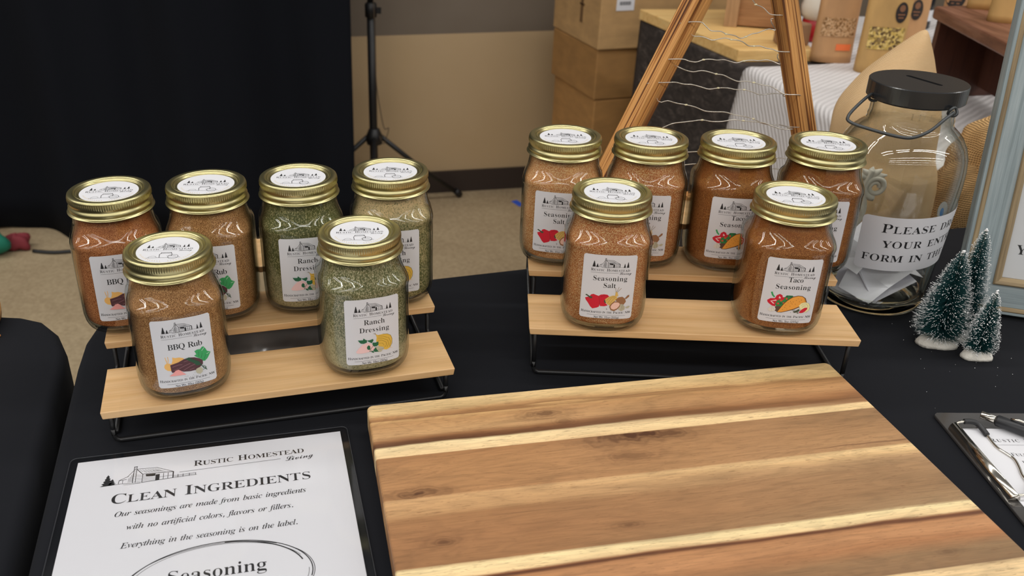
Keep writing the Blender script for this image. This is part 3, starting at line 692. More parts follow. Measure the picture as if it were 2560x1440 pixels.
ART = {
    'C': [
        ('tan',[-14.8,-8.0,-11.5,-8.6,-12.1,-15.6,-14.9,-15.0,-16.7,-13.2,-17.2,-11.3,-16.5,-9.1]),
        ('tan',[-10.0,-2.8,-7.8,-3.7,-4.6,-3.7,-1.1,-5.1,-1.4,-7.3,-3.6,-8.2,-8.0,-9.7,-11.6,-9.6,-10.1,-5.9]),
        ('-tan',0.5,[-14.6,-8.3,-15.0,-5.4,-15.6,-2.2]),
        ('-tan',0.5,[-13.9,-8.2,-13.3,-4.3,-13.5,-1.8]),
        ('-tan',0.4,[-14.5,-6.1,-15.5,-4.4]),
        ('green',[7.9,-0.4,10.2,0.7,12.6,0.5,14.2,2.2,15.5,2.3,16.9,0.1,18.0,-2.8,20.8,-4.7,19.4,-7.1,17.7,-9.8,15.4,-11.6,13.5,-11.0,12.4,-8.7,9.4,-6.6,7.2,-4.4,9.2,-3.6]),
        ('-white',0.25,[15.9,1.1,13.7,-1.4]),
        ('-white',0.25,[19.7,-4.8,17.4,-5.5]),
        ('-dgreen',0.2,[12.5,-8.1,14.1,-3.4]),
        ('-dgreen',0.2,[14.4,-10.6,16.8,-5.6]),
        ('-dgreen',0.2,[11.0,-6.4,11.1,-1.3]),
        ('maroon',[-12.4,-9.8,-5.7,-8.1,-1.2,-6.0,3.1,-5.3,7.3,-6.0,11.4,-8.1,13.6,-10.3,13.5,-13.6,12.2,-15.1,8.1,-18.1,2.6,-18.4,-2.6,-17.7,-6.1,-15.8,-11.5,-17.3,-12.1,-15.9]),
        ('-mauve',0.35,[-10.9,-11.9,-6.0,-10.6,-2.9,-10.8]),
        ('-mauve',0.35,[-5.9,-14.2,-0.9,-12.2,3.5,-10.9]),
        ('-mauve',0.35,[-2.5,-16.4,2.6,-13.9,7.1,-12.4]),
        ('-mauve',0.3,[2.3,-17.0,6.2,-16.0]),
        ('-mauve',0.3,[-1.5,-8.5,3.4,-7.6]),
        ('-mauve',0.25,[-10.2,-15.2,-6.4,-13.8]),
        ('dgreen',[-0.1,-5.9,3.1,-5.0,7.0,-8.2,10.5,-10.7,12.3,-14.2,8.5,-14.1,5.7,-10.7,3.2,-8.9]),
        ('-dgreen',0.5,[11.8,-14.0,13.6,-17.5,16.3,-20.2]),
        ('-dgreen',0.4,[13.8,-17.9,13.4,-14.8]),
        ('-dgreen',0.4,[15.1,-19.1,14.6,-15.5]),
        ('-dgreen',0.4,[15.6,-19.5,15.6,-16.8]),
        ('-dgreen',0.4,[14.3,-19.0,12.9,-19.2]),
        ('garlic',[9.3,-16.5,11.0,-16.1,12.7,-18.5,12.4,-21.0,10.3,-22.7,7.7,-21.3,6.9,-18.8,7.7,-17.1]),
        ('pink',[-14.2,-20.1,-11.1,-18.0,-8.7,-15.4,-6.5,-14.9,-4.6,-16.3,-2.8,-18.9,-0.8,-20.7,-5.1,-20.6,-10.9,-20.4]),
        ('ink',[-1.9,-22.3,-2.1,-22.5,-2.3,-22.4,-2.2,-22.1,-2.0,-22.1]),
        ('ink',[-0.7,-23.0,-0.8,-23.2,-1.0,-23.1,-1.0,-22.8,-0.8,-22.8]),
        ('ink',[0.8,-22.6,0.7,-22.8,0.5,-22.6,0.5,-22.4,0.7,-22.3]),
        ('ink',[2.3,-23.4,2.1,-23.6,1.9,-23.5,1.9,-23.2,2.2,-23.2]),
        ('ink',[3.9,-23.4,3.7,-23.6,3.5,-23.4,3.6,-23.2,3.8,-23.2]),
        ('ink',[5.8,-23.4,5.6,-23.6,5.4,-23.5,5.5,-23.2,5.7,-23.2]),
        ('ink',[5.0,-22.2,4.8,-22.4,4.6,-22.3,4.7,-22.0,4.9,-22.0]),
        ('ink',[7.2,-23.1,7.0,-23.3,6.8,-23.2,6.8,-22.9,7.1,-22.9]),
        ('ink',[8.5,-23.2,8.4,-23.3,8.2,-23.2,8.2,-22.9,8.4,-22.9]),
        ('ink',[10.4,-23.4,10.3,-23.5,10.1,-23.4,10.1,-23.1,10.3,-23.1]),
        ('ink',[12.3,-23.6,12.1,-23.8,11.9,-23.6,12.0,-23.4,12.2,-23.4]),
        ('ink',[6.4,-20.3,6.2,-20.5,6.0,-20.3,6.1,-20.1,6.3,-20.1]),
        ('ink',[-0.0,-22.3,-0.2,-22.4,-0.4,-22.3,-0.3,-22.1,-0.1,-22.0]),
    ],
    'F': [
        ('gold',[2.1,-3.1,4.2,-4.4,8.3,-4.1,12.5,-4.7,15.6,-6.9,16.9,-10.6,16.4,-15.2,14.6,-18.9,11.9,-20.3,8.8,-19.5,5.8,-16.6,3.3,-13.6,2.5,-9.9,3.0,-6.5]),
        ('-olive',0.25,[4.1,-4.9,8.8,-6.3,13.9,-9.1,15.4,-13.1,14.4,-17.6]),
        ('-olive',0.25,[3.8,-7.2,8.2,-8.2,12.8,-11.1,13.5,-14.9,12.0,-18.1]),
        ('-olive',0.25,[3.9,-9.6,7.6,-10.1,11.2,-12.5,11.6,-15.6,9.9,-17.6]),
        ('-olive',0.2,[4.3,-12.7,8.0,-12.9,9.5,-15.6]),
        ('-olive',0.3,[14.6,-18.9,16.8,-15.3,16.9,-10.6,15.6,-6.9,12.5,-4.7,8.3,-4.1]),
        ('-olive',0.3,[2.1,-3.1,0.1,-2.1]),
        ('-olive',0.3,[2.4,-3.7,1.4,-1.8]),
        ('-tan',0.3,[14.6,-19.2,16.8,-19.2]),
        ('-tan',0.3,[13.0,-20.2,14.3,-20.3]),
        ('lpink',[-15.4,-18.6,-12.7,-14.9,-9.5,-11.7,-5.9,-10.4,-2.3,-11.5,0.1,-14.8,1.5,-18.1,-1.7,-19.6,-6.3,-20.1,-10.5,-20.5,-14.5,-20.0]),
        ('garlic',[1.6,-15.7,4.8,-15.4,8.9,-17.0,9.3,-18.6,6.6,-21.3,4.0,-21.3,1.5,-18.7]),
        ('-ink',0.15,[2.5,-18.9,6.7,-18.6,9.1,-18.0]),
        ('leaf',[-13.4,-7.0,-11.1,-7.2,-9.1,-7.3,-8.5,-5.6,-6.8,-7.3,-5.5,-7.8,-5.9,-10.1,-8.5,-10.9,-11.0,-10.4,-12.4,-8.8]),
        ('leaf',[-5.3,-8.1,-3.2,-8.1,-0.4,-7.3,0.1,-8.9,-1.6,-11.3,-3.3,-10.1,-4.8,-9.0]),
        ('leaf',[-0.8,-10.8,1.8,-11.3,4.4,-10.6,4.3,-13.9,2.7,-15.0,0.3,-15.0,-0.9,-12.9]),
        ('leaf',[-5.8,-14.5,-4.5,-12.9,-3.0,-14.0,-2.9,-17.3,-4.2,-17.7,-5.7,-16.6]),
        ('leaf',[0.2,-17.8,1.9,-15.9,3.0,-18.7,4.4,-20.7,1.4,-20.6,-0.6,-18.6]),
        ('leaf',[-2.4,-18.6,0.6,-20.0,0.1,-21.1,-1.7,-20.5]),
        ('-leaf',0.35,[-3.7,-19.3,-2.0,-16.2,-0.4,-14.1]),
        ('-leaf',0.3,[-3.7,-19.3,-1.4,-19.0]),
    ],
    'I': [
        ('red',[-19.5,-12.0,-15.7,-10.3,-14.4,-8.0,-12.4,-7.3,-9.8,-8.2,-7.5,-9.0,-6.4,-15.7,-6.7,-19.9,-8.6,-21.0,-12.3,-22.2,-14.3,-20.4,-16.7,-16.7,-18.7,-14.1]),
        ('red',[-8.0,-9.1,-5.9,-7.5,-3.0,-7.0,0.0,-7.3,1.7,-9.0,1.4,-10.5,-1.4,-12.4,-1.6,-15.3,1.1,-18.1,-1.8,-19.2,-5.8,-19.2,-6.6,-15.7]),
        ('-dred',0.25,[-7.5,-9.3,-6.3,-15.1,-6.5,-19.3]),
        ('-dred',0.25,[0.1,-8.2,-2.8,-8.3,-5.7,-9.7]),
        ('khaki',[-19.6,-9.0,-18.4,-8.2,-15.8,-9.7,-13.2,-10.1,-13.3,-11.7,-15.0,-12.1,-17.2,-10.3]),
        ('khaki',[-2.8,-13.6,-1.7,-12.4,-0.4,-15.2,-1.5,-16.2]),
        ('straw',[-1.7,-11.8,1.2,-9.3,5.0,-7.8,8.0,-8.1,9.2,-10.5,6.2,-14.5,3.2,-18.4,-0.0,-16.4,-1.3,-14.1]),
        ('-olive',0.2,[7.1,-8.7,3.4,-11.0,0.9,-15.8]),
        ('-olive',0.2,[7.6,-9.3,5.0,-12.2,2.5,-16.9]),
        ('-olive',0.2,[6.1,-8.4,1.9,-10.4,-0.6,-13.5]),
        ('straw',[6.8,-8.4,7.1,-4.0,8.6,-4.3,9.8,-8.5]),
        ('-olive',0.25,[7.4,-4.3,6.7,0.1]),
        ('-olive',0.25,[7.9,-4.3,9.7,0.8]),
        ('-olive',0.25,[8.4,-4.6,11.9,-0.2]),
        ('brown',[7.5,-12.2,10.1,-9.4,13.4,-8.9,16.1,-11.0,17.1,-14.0,15.3,-17.1,12.3,-16.2,9.1,-14.0]),
        ('brown',[15.8,-10.7,18.1,-7.7,19.5,-7.2,19.6,-9.1,17.1,-11.4]),
        ('brown',[2.6,-19.3,3.9,-16.3,6.6,-13.6,10.6,-14.1,12.6,-16.0,12.2,-18.9,9.9,-21.9,7.2,-23.7,4.1,-22.7]),
        ('salmon',[3.7,-19.4,4.7,-16.9,7.0,-14.7,10.4,-14.8,11.9,-16.2,11.4,-18.3,9.6,-20.8,7.0,-22.1,4.7,-21.5]),
        ('garlic',[12.3,-16.5,14.3,-16.4,16.8,-19.3,16.8,-21.7,14.1,-23.7,11.5,-22.5,10.8,-20.6,12.1,-18.9]),
        ('garlic',[17.3,-19.6,19.8,-18.4,21.3,-19.0,20.1,-20.9,18.2,-21.0]),
        ('-ink',0.15,[13.8,-16.6,13.5,-23.1]),
        ('-ink',0.15,[14.6,-17.0,15.4,-22.4]),
        ('-ink',0.25,[0.0,-21.0,0.8,-21.9,0.2,-22.5]),
    ],
    'L': [
        ('red',[-18.4,-10.5,-15.9,-8.2,-12.2,-7.7,-11.1,-4.5,-8.7,-3.0,-6.4,-4.1,-5.6,-6.2,-3.5,-5.7,-2.4,-7.0,-4.6,-10.0,-8.2,-10.9,-10.4,-12.3,-10.7,-15.7,-13.2,-15.6,-15.9,-13.9,-17.6,-12.5]),
        ('lpink',[-15.7,-10.9,-11.0,-8.9,-10.3,-10.1,-14.5,-10.9,-11.7,-13.1,-12.8,-13.5]),
        ('lpink',[-9.2,-7.2,-8.8,-5.1,-7.1,-6.9,-7.9,-7.6]),
        ('green',[-16.6,-2.0,-15.2,-1.4,-14.0,-4.1,-12.4,-6.1,-13.0,-7.1,-15.1,-5.2]),
        ('maroon2',[-10.7,-15.7,-5.8,-14.2,-6.0,-18.4,-8.1,-21.3,-10.9,-19.9,-10.9,-17.4]),
        ('grn2',[-11.1,-13.6,-10.3,-10.1,-7.8,-8.1,-4.8,-8.9,-3.6,-5.2,-1.5,-3.9,2.6,-4.0,3.6,-5.5,1.0,-7.3,-1.8,-10.2,-3.6,-13.2,-5.6,-15.3,-10.1,-15.3]),
        ('leaf',[-3.3,-4.6,-2.2,-3.8,-1.0,-5.3,-2.5,-6.5]),
        ('leaf',[-8.1,-12.0,-6.3,-11.2,-5.1,-12.8,-6.8,-13.8]),
        ('leaf',[-0.5,-4.4,2.4,-4.1,2.1,-5.9,-0.0,-5.7]),
        ('tom',[-5.4,-9.2,-5.5,-9.7,-5.7,-10.1,-6.2,-10.4,-6.7,-10.4,-7.2,-10.3,-7.6,-10.0,-7.8,-9.5,-7.8,-9.0,-7.5,-8.6,-7.1,-8.3,-6.6,-8.3,-6.0,-8.4,-5.6,-8.8]),
        ('tom',[-7.7,-12.5,-7.7,-12.9,-8.0,-13.3,-8.4,-13.5,-8.9,-13.5,-9.4,-13.4,-9.7,-13.2,-9.9,-12.8,-9.9,-12.4,-9.6,-12.1,-9.2,-11.9,-8.7,-11.8,-8.2,-11.9,-7.9,-12.2]),
        ('tom',[-1.5,-7.2,-1.5,-7.7,-1.6,-8.1,-1.9,-8.3,-2.2,-8.3,-2.5,-8.1,-2.8,-7.8,-3.0,-7.3,-3.0,-6.9,-2.8,-6.5,-2.6,-6.2,-2.2,-6.2,-1.9,-6.4,-1.6,-6.7]),
        ('tom',[-3.6,-11.5,-3.6,-11.8,-3.8,-12.0,-4.1,-12.2,-4.4,-12.2,-4.7,-12.1,-5.0,-11.9,-5.1,-11.7,-5.1,-11.4,-4.9,-11.1,-4.6,-11.0,-4.3,-10.9,-4.0,-11.0,-3.7,-11.2]),
        ('dorange',[-8.6,-21.5,-6.8,-17.7,-4.4,-12.7,-1.2,-8.3,2.8,-4.9,7.2,-3.6,10.9,-3.9,14.2,-6.1,15.9,-10.1,14.4,-12.7,10.2,-15.2,5.2,-18.0,-0.9,-20.2,-4.5,-21.4]),
        ('orange',[-8.1,-21.2,-6.4,-17.8,-4.0,-13.1,-0.9,-8.8,3.0,-5.6,7.3,-4.1,10.9,-4.5,13.6,-6.5,15.1,-10.0,13.8,-11.9,9.9,-14.4,5.0,-17.2,-1.0,-19.6,-4.6,-20.9]),
        ('-dorange',0.2,[13.3,-6.2,14.4,-9.5]),
        ('garlic2',[-16.4,-19.3,-14.9,-16.5,-13.7,-15.1,-11.2,-16.1,-9.8,-18.4,-10.8,-20.5,-14.1,-21.4,-15.7,-20.5]),
        ('-garlic',0.2,[-13.7,-15.4,-12.9,-21.0]),
        ('-garlic',0.2,[-13.4,-15.6,-10.9,-19.9]),
        ('cream',[9.5,-13.7,11.3,-11.0,14.7,-10.1,18.1,-11.4,19.8,-14.8,19.4,-18.6,16.7,-20.6,12.9,-19.6,10.9,-16.5]),
        ('-olive',0.2,[11.3,-11.0,14.7,-10.1,18.1,-11.4,19.8,-14.8,19.4,-18.6,16.9,-20.5]),
        ('-olive',0.15,[11.3,-13.7,13.2,-11.9,15.9,-11.8,17.7,-14.1,17.4,-17.4]),
        ('-olive',0.15,[12.5,-15.4,14.0,-13.6,15.9,-14.0]),
        ('red',[10.7,-20.5,12.5,-17.6,14.9,-15.8,17.1,-15.6,17.7,-17.1,16.0,-19.5,14.0,-20.9,11.3,-21.1]),
        ('khaki',[7.7,-18.7,10.1,-16.9,11.0,-18.7,9.3,-20.3,6.7,-21.0,5.3,-19.9]),
        ('grey',[6.4,-18.8,6.4,-19.0,6.2,-19.2,6.0,-19.3,5.7,-19.3,5.4,-19.2,5.2,-19.0,5.1,-18.8,5.1,-18.6,5.3,-18.4,5.5,-18.3,5.8,-18.3,6.1,-18.4,6.3,-18.6]),
        ('grey',[7.1,-18.1,7.1,-18.3,7.0,-18.5,6.8,-18.6,6.6,-18.6,6.4,-18.5,6.3,-18.3,6.2,-18.1,6.2,-17.9,6.3,-17.8,6.5,-17.7,6.7,-17.7,6.9,-17.8,7.0,-17.9]),
        ('khaki',[10.5,-21.0,10.4,-21.3,10.3,-21.4,10.0,-21.5,9.7,-21.5,9.4,-21.4,9.1,-21.2,9.0,-21.0,9.0,-20.8,9.2,-20.6,9.5,-20.5,9.8,-20.5,10.1,-20.6,10.4,-20.8]),
        ('ink',[4.6,-18.4,4.5,-18.7,4.2,-18.6,4.2,-18.3,4.4,-18.2]),
        ('ink',[3.7,-21.0,3.6,-21.2,3.3,-21.2,3.2,-20.8,3.5,-20.7]),
        ('ink',[5.3,-18.2,5.1,-18.4,4.9,-18.3,4.8,-18.0,5.0,-17.9]),
        ('ink',[-0.2,-11.2,-0.3,-11.5,-0.6,-11.4,-0.6,-11.1,-0.4,-11.0]),
        ('ink',[1.6,-9.5,1.5,-9.7,1.2,-9.7,1.1,-9.3,1.4,-9.2]),
        ('ink',[4.0,-9.9,3.9,-10.2,3.6,-10.1,3.5,-9.8,3.8,-9.7]),
        ('ink',[2.3,-11.1,2.2,-11.4,2.0,-11.3,1.9,-10.9,2.1,-10.8]),
        ('ink',[3.5,-12.1,3.3,-12.4,3.1,-12.3,3.0,-12.0,3.3,-11.9]),
        ('ink',[-1.9,-13.6,-2.0,-13.8,-2.3,-13.8,-2.3,-13.4,-2.1,-13.3]),
        ('ink',[-2.4,-15.8,-2.5,-16.1,-2.8,-16.0,-2.9,-15.7,-2.6,-15.6]),
        ('ink',[-3.9,-18.2,-4.0,-18.5,-4.3,-18.4,-4.3,-18.1,-4.1,-17.9]),
        ('ink',[-0.3,-17.3,-0.4,-17.6,-0.6,-17.5,-0.7,-17.2,-0.5,-17.1]),
        ('ink',[2.0,-14.4,1.9,-14.7,1.6,-14.6,1.6,-14.3,1.8,-14.2]),
        ('ink',[6.4,-8.2,6.3,-8.5,6.0,-8.4,6.0,-8.1,6.2,-8.0]),
        ('ink',[9.4,-9.3,9.3,-9.6,9.0,-9.5,8.9,-9.2,9.2,-9.1]),
        ('ink',[6.2,-12.1,6.1,-12.3,5.8,-12.2,5.8,-11.9,6.0,-11.8]),
        ('ink',[7.9,-6.6,7.8,-6.8,7.6,-6.7,7.5,-6.4,7.7,-6.3]),
        ('ink',[10.9,-7.7,10.8,-8.0,10.5,-7.9,10.4,-7.5,10.7,-7.5]),
    ],
}

# ------------------------------------------------------------------ materials
def A(r, g, b, k=0.80):
    """paint colour from its look under the hall light"""
    c = S(r, g, b)
    return tuple(min(0.92, v / k) for v in c[:3]) + (1,)


M = {}
M['paper'] = pm('label_paper', A(200, 200, 204), 0.55)
M['ink'] = pm('ink', (0.012, 0.012, 0.014, 1), 0.6)
for nme, c in dict(tan=(224, 172, 96), green=(52, 150, 86), dgreen=(34, 74, 50), maroon=(78, 44, 50), mauve=(140, 100, 106), garlic=(176, 170, 146),
                   pink=(236, 150, 146), gold=(208, 168, 66), olive=(120, 92, 30), lpink=(236, 186, 184), leaf=(28, 92, 60), red=(192, 22, 46),
                   dred=(120, 14, 30), khaki=(66, 74, 56), straw=(204, 168, 92), brown=(140, 98, 66), salmon=(236, 182, 166), grn2=(46, 122, 62),
                   maroon2=(88, 64, 52), tom=(196, 70, 50), dorange=(96, 56, 22), orange=(228, 152, 62), garlic2=(206, 200, 190), cream=(232, 216, 162),
                   grey=(140, 140, 138), white=(230, 230, 230), brass=(190, 160, 70)).items():
    M[nme] = pm('print_' + nme, A(*c), 0.55)

M['gold_metal'] = pm('brass_lid_metal', (0.60, 0.54, 0.28, 1), 0.33, 1.0)
t = NT(M['gold_metal'])
t.b.inputs['Roughness'].default_value = 0.33
t.bump(t.noise(t.coord((2500, 2500, 2500)), 1.0, 2), 0.02, 0.0002)
M['glass'] = glass_mat('jar_glass', (0.975, 0.985, 0.975, 1), 0.02, 0.04, 0.85)
M['glass_big'] = glass_mat('jug_glass', (0.978, 0.985, 0.972, 1), 0.012, 0.045, 0.95, 0.55)
M['glass_base'] = pm('jug_base_glass', (0.93, 0.95, 0.80, 1), 0.02)
M['glass_base'].node_tree.nodes['Principled BSDF'].inputs['Transmission Weight'].default_value = 1.0
M['glass_base'].node_tree.nodes['Principled BSDF'].inputs['IOR'].default_value = 1.5


def spice(name, dark, mid, light, scale=900.0, top=None, bottom=None, flake=None, z_top=0.085, z_bot=0.03, amount=0.5):
    mt = pm(name, mid, 0.9, spec=0.15)
    t = NT(mt)
    v = t.coord((scale * 1.65,) * 3)
    c = t.ramp(t.noise(v, 1.0, 2.0, 0.8), [(0.37, dark), (0.46, mid), (0.53, mid), (0.62, light)])
    sepz = t.n('ShaderNodeSeparateXYZ')
    t.link(t.coord(), sepz.inputs[0])
    blot = t.noise(t.coord((60, 60, 60)), 1.0, 3)
    z = t.math('ADD', sepz.outputs[2], t.math('MULTIPLY', t.math('SUBTRACT', blot, 0.5), 0.05))
    # soft settled patches
    pat = t.noise(t.coord((38, 38, 70)), 1.0, 3, 0.6)
    c = t.mix(1.0, c, t.ramp(pat, [(0.3, grey(0.84)), (0.7, grey(1.08))]), 'MULTIPLY')
    if flake is not None:
        f1 = t.noise(t.coord((scale * 1.3, scale * 1.3, scale * 0.7), loc=(3, 5, 7)), 1.0, 1.0, 0.5, 0.6)
        fk = t.ramp(f1, [(0.60 - 0.2 * amount, grey(0)), (0.66 - 0.2 * amount, grey(0.9))])
        c = t.mix(fk, c, flake)
    if top is not None:
        f = t.math('MULTIPLY_ADD', z, 1 / 0.02, -z_top / 0.02, clamp=True)
        f = t.math('MULTIPLY', f, t.ramp(t.noise(v, 0.8, 2, 0.7), [(0.36, grey(0.1)), (0.52, grey(1))]))
        c = t.mix(f, c, top)
    if bottom is not None:
        f = t.math('MULTIPLY_ADD', z, -1 / 0.03, z_bot / 0.03, clamp=True)
        f = t.math('MULTIPLY', f, t.ramp(t.noise(v, 0.8, 2, 0.7), [(0.36, grey(0.1)), (0.55, grey(1))]))
        c = t.mix(f, c, bottom)
    t.color(c)
    t.bump(t.noise(v, 1.0, 2), 0.6, 0.0012)
    return mt


K = 0.72
M['bbq'] = spice('bbq_rub', A(84, 50, 26, K), A(150, 104, 64, K), A(206, 162, 112, K))
M['bbq_red'] = spice('bbq_rub_red', A(92, 46, 22, K), A(162, 98, 56, K), A(200, 142, 96, K), top=A(112, 54, 26, K), z_top=0.098)
M['salt'] = spice('seasoning_salt', A(126, 62, 28, K), A(170, 102, 56, K), A(232, 192, 146, K), 850)
M['salt_pale'] = spice('seasoning_salt_pale', A(146, 86, 46, K), A(186, 126, 78, K), A(230, 194, 150, K), 850)
M['taco'] = spice('taco_seasoning', A(92, 48, 20, K), A(136, 82, 40, K), A(180, 124, 70, K), 950, top=A(128, 70, 32, K), z_top=0.095)
HERB = A(86, 88, 52, K)
KR = 0.86
M['ranch'] = spice('ranch_mix', A(92, 88, 56, KR), A(142, 134, 98, KR), A(204, 194, 160, KR), 640, flake=A(88, 90, 54, KR), bottom=A(186, 176, 142, KR), z_bot=0.05, amount=0.5)
M['ranch_green'] = spice('ranch_mix_green', A(74, 74, 42, KR), A(124, 118, 78, KR), A(182, 172, 132, KR), 640, flake=A(74, 78, 40, KR), bottom=A(176, 164, 128, KR), z_bot=0.055, amount=0.7)
M['ranch_beige'] = spice('ranch_mix_layered', A(92, 92, 56, KR), A(148, 138, 98, KR), A(202, 188, 144, KR), 640, flake=A(88, 92, 54, KR), top=A(206, 178, 136, KR), z_top=0.080, amount=0.5)

M['riser_wood'] = wood_mat('riser_wood', [(0.28, A(196, 156, 106)), (0.45, A(206, 168, 120)), (0.6, A(212, 176, 130)), (0.75, A(198, 158, 108))], 'X', 5, 110, 0.42, 0.10)
t = NT(M['riser_wood'])
bk = t.n('ShaderNodeTexBrick')
t.link(t.coord((1, 1, 1), loc=(0.07, 0.004, 0)), bk.inputs['Vector'])
for nm_, v_ in (('Scale', 1.0), ('Mortar Size', 0.0), ('Brick Width', 0.17), ('Row Height', 0.027), ('Bias', 0.0)):
    bk.inputs[nm_].default_value = v_
bk.inputs['Color1'].default_value = (0.90, 0.88, 0.85, 1)
bk.inputs['Color2'].default_value = (1.05, 1.05, 1.05, 1)
src_ = t.b.inputs['Base Color'].links[0].from_socket
t.color(t.mix(1.0, src_, bk.outputs['Color'], 'MULTIPLY'))
M['black_metal'] = pm('black_wire', (0.012, 0.012, 0.013, 1), 0.38)
M['cloth'] = pm('black_tablecloth', (0.0078, 0.0086, 0.0116, 1), 0.88, spec=0.16, sheen=0.02)
t = NT(M['cloth'])
t.bump(t.noise(t.coord((9, 9, 9)), 1.0, 3), 0.25, 0.006)
M['drape'] = pm('black_drape', (0.0062, 0.0072, 0.0104, 1), 0.95, spec=0.12)
t = NT(M['drape'])
t.bump(t.noise(t.coord((14, 14, 3)), 1.0, 4), 0.3, 0.01)
M['tripod'] = pm('tripod_black', (0.010, 0.010, 0.011, 1), 0.45)

# ------------------------------------------------------------------ the room
fl = MB()
fl.add([(-9, -9, -0.74), (9, -9, -0.74), (9, 5.5, -0.74), (-9, 5.5, -0.74)], [(0, 1, 2, 3)])
mt = pm('concrete_floor', A(126, 110, 86), 0.55)
t = NT(mt)
n1 = t.noise(t.coord((2.2, 2.2, 2.2)), 1.0, 5, 0.6)
n2 = t.noise(t.coord((90, 90, 90)), 1.0, 3, 0.6)
c = t.ramp(n1, [(0.3, A(116, 100, 78, .62)), (0.5, A(134, 117, 92, .62)), (0.7, A(146, 130, 104, .62))])
t.color(t.mix(0.35, c, t.ramp(n2, [(0.3, A(100, 86, 64, .62)), (0.7, A(156, 140, 114, .62))])))
structure(fl.build('floor', mt))

WD = Vector((0.9833, 0.1821, 0))            # direction of the back wall
WO = Vector((-0.0431, 3.0904, 0))
ang = atan2(WD.y, WD.x)


def wallp(u, dy, z):
    return (WO.x + WD.x * u - WD.y * dy, WO.y + WD.y * u + WD.x * dy, z)


def wall_slab(name, u0, u1, z0, z1, d0, d1, mat):
    b = MB()
    vs = [wallp(u, d, z) for z in (z0, z1) for u, d in ((u0, d0), (u1, d0), (u1, d1), (u0, d1))]
    b.add(vs, [(3, 2, 1, 0), (4, 5, 6, 7), (0, 1, 5, 4), (1, 2, 6, 5), (2, 3, 7, 6), (3, 0, 4, 7)])
    return structure(b.build(name, mat))


mt = pm('wall_paint_two_tone', A(150, 128, 96), 0.7)
t = NT(mt)
sp_ = t.n('ShaderNodeSeparateXYZ')
t.link(t.coord(), sp_.inputs[0])
two = t.ramp(t.math('MULTIPLY_ADD', sp_.outputs[2], 1.0, 0.664), [(0.0, A(146, 124, 92, .55)), (0.5, A(82, 71, 58, .55))], 'CONSTANT')
t.color(t.mix(0.10, two, t.ramp(t.noise(t.coord((3, 3, 3)), 1, 3), [(0.3, grey(0.1)), (0.7, grey(0.35))])))
wall_slab('wall_back', -3.6, 5.0, -0.74, 2.2, 0.0, 0.12, mt)
wall_slab('baseboard_back', -3.6, 5.0, -0.74, -0.659, -0.012, 0.0, pm('rubber_base', A(44, 35, 31), 0.5))

# blue painter's tape on the floor
b = MB()
b.box((0.268, 2.985, -0.7392), (0.055, 0.024, 0.0012), 0, radians(-62))
tag(b.build('tape', pm('blue_tape', A(44, 84, 190), 0.5)), 'short strip of blue painter\'s tape stuck on the concrete floor', 'tape')

# ------------------------------------------------------------------ black drape on the left
def drape_mesh():
    b = MB()
    p0, p1 = Vector((-2.75, 2.56, 0)), Vector((-0.279, 2.715, 0))
    d = (p1 - p0)
    L = d.length
    d.normalize()
    nrm = Vector((-d.y, d.x, 0))

    def fn(u, v):
        s = u * L
        z = -0.735 + v * 2.9
        fold = 0.055 * sin(s * 5.3 + 0.8 * sin(v * 2 + s)) + 0.042 * sin(s * 13.9 + 1.3 + 1.2 * v) + 0.012 * sin(s * 31 + 3 * v)
        p = p0 + d * s + nrm * fold * (0.55 + 0.45 * (1 - v))
        p = p + d * (0.035 * (v - 0.3) * (1 if u > 0.98 else 0))
        return (p.x, p.y, z + (0.012 * sin(s * 7) if v == 0 else 0))
    b.grid(fn, 190, 26)
    o = b.build('curtain', M['drape'])
    solid(o, 0.003)
    return o


tag(drape_mesh(), 'tall black fabric drape hanging to the floor left of the tripod', 'curtain')

# lumps at the foot of the drape, cut by the left edge
def bundle(name, c, r, seed, mat):
    b = MB()
    rnd = random.Random(seed)
    ph = [rnd.uniform(0, 6) for _ in range(6)]
    R = []
    for j in range(11):
        e = -pi / 2 + pi * j / 10
        ring = []
        for i in range(22):
            a = 2 * pi * i / 22
            k = 1 + 0.13 * sin(3 * a + ph[0] + 2 * e) + 0.08 * sin(5 * a + ph[1]) + 0.1 * sin(4 * e + ph[2] + a)
            ring.append((c[0] + r[0] * k * cos(e) * cos(a), c[1] + r[1] * k * cos(e) * sin(a), max(-0.7395, c[2] + r[2] * k * sin(e))))
        R.append(ring)
    b.rings(R)
    return b.build(name, mat)


tag(bundle('fabric_bundle', (-1.415, 2.515, -0.695), (0.062, 0.05, 0.055), 3, pm('green_fabric', A(16, 104, 84), 0.8)),
    'rounded green bundle on the floor at the foot of the black drape', 'bundle')
tag(bundle('fabric_bundle', (-1.345, 2.565, -0.715), (0.042, 0.03, 0.028), 5, pm('red_fabric', A(112, 36, 44), 0.8)),
    'small dull red bundle on the floor beside the green one', 'bundle')
b = MB()
b.tube(smooth_path([(-1.29, 2.54, -0.734), (-1.22, 2.53, -0.734), (-1.13, 2.545, -0.734), (-1.02, 2.53, -0.734), (-0.92, 2.55, -0.734)], 5), 0.006, 6)
tag(b.build('cable', M['tripod']), 'black cable lying on the floor along the hem of the drape', 'cable')

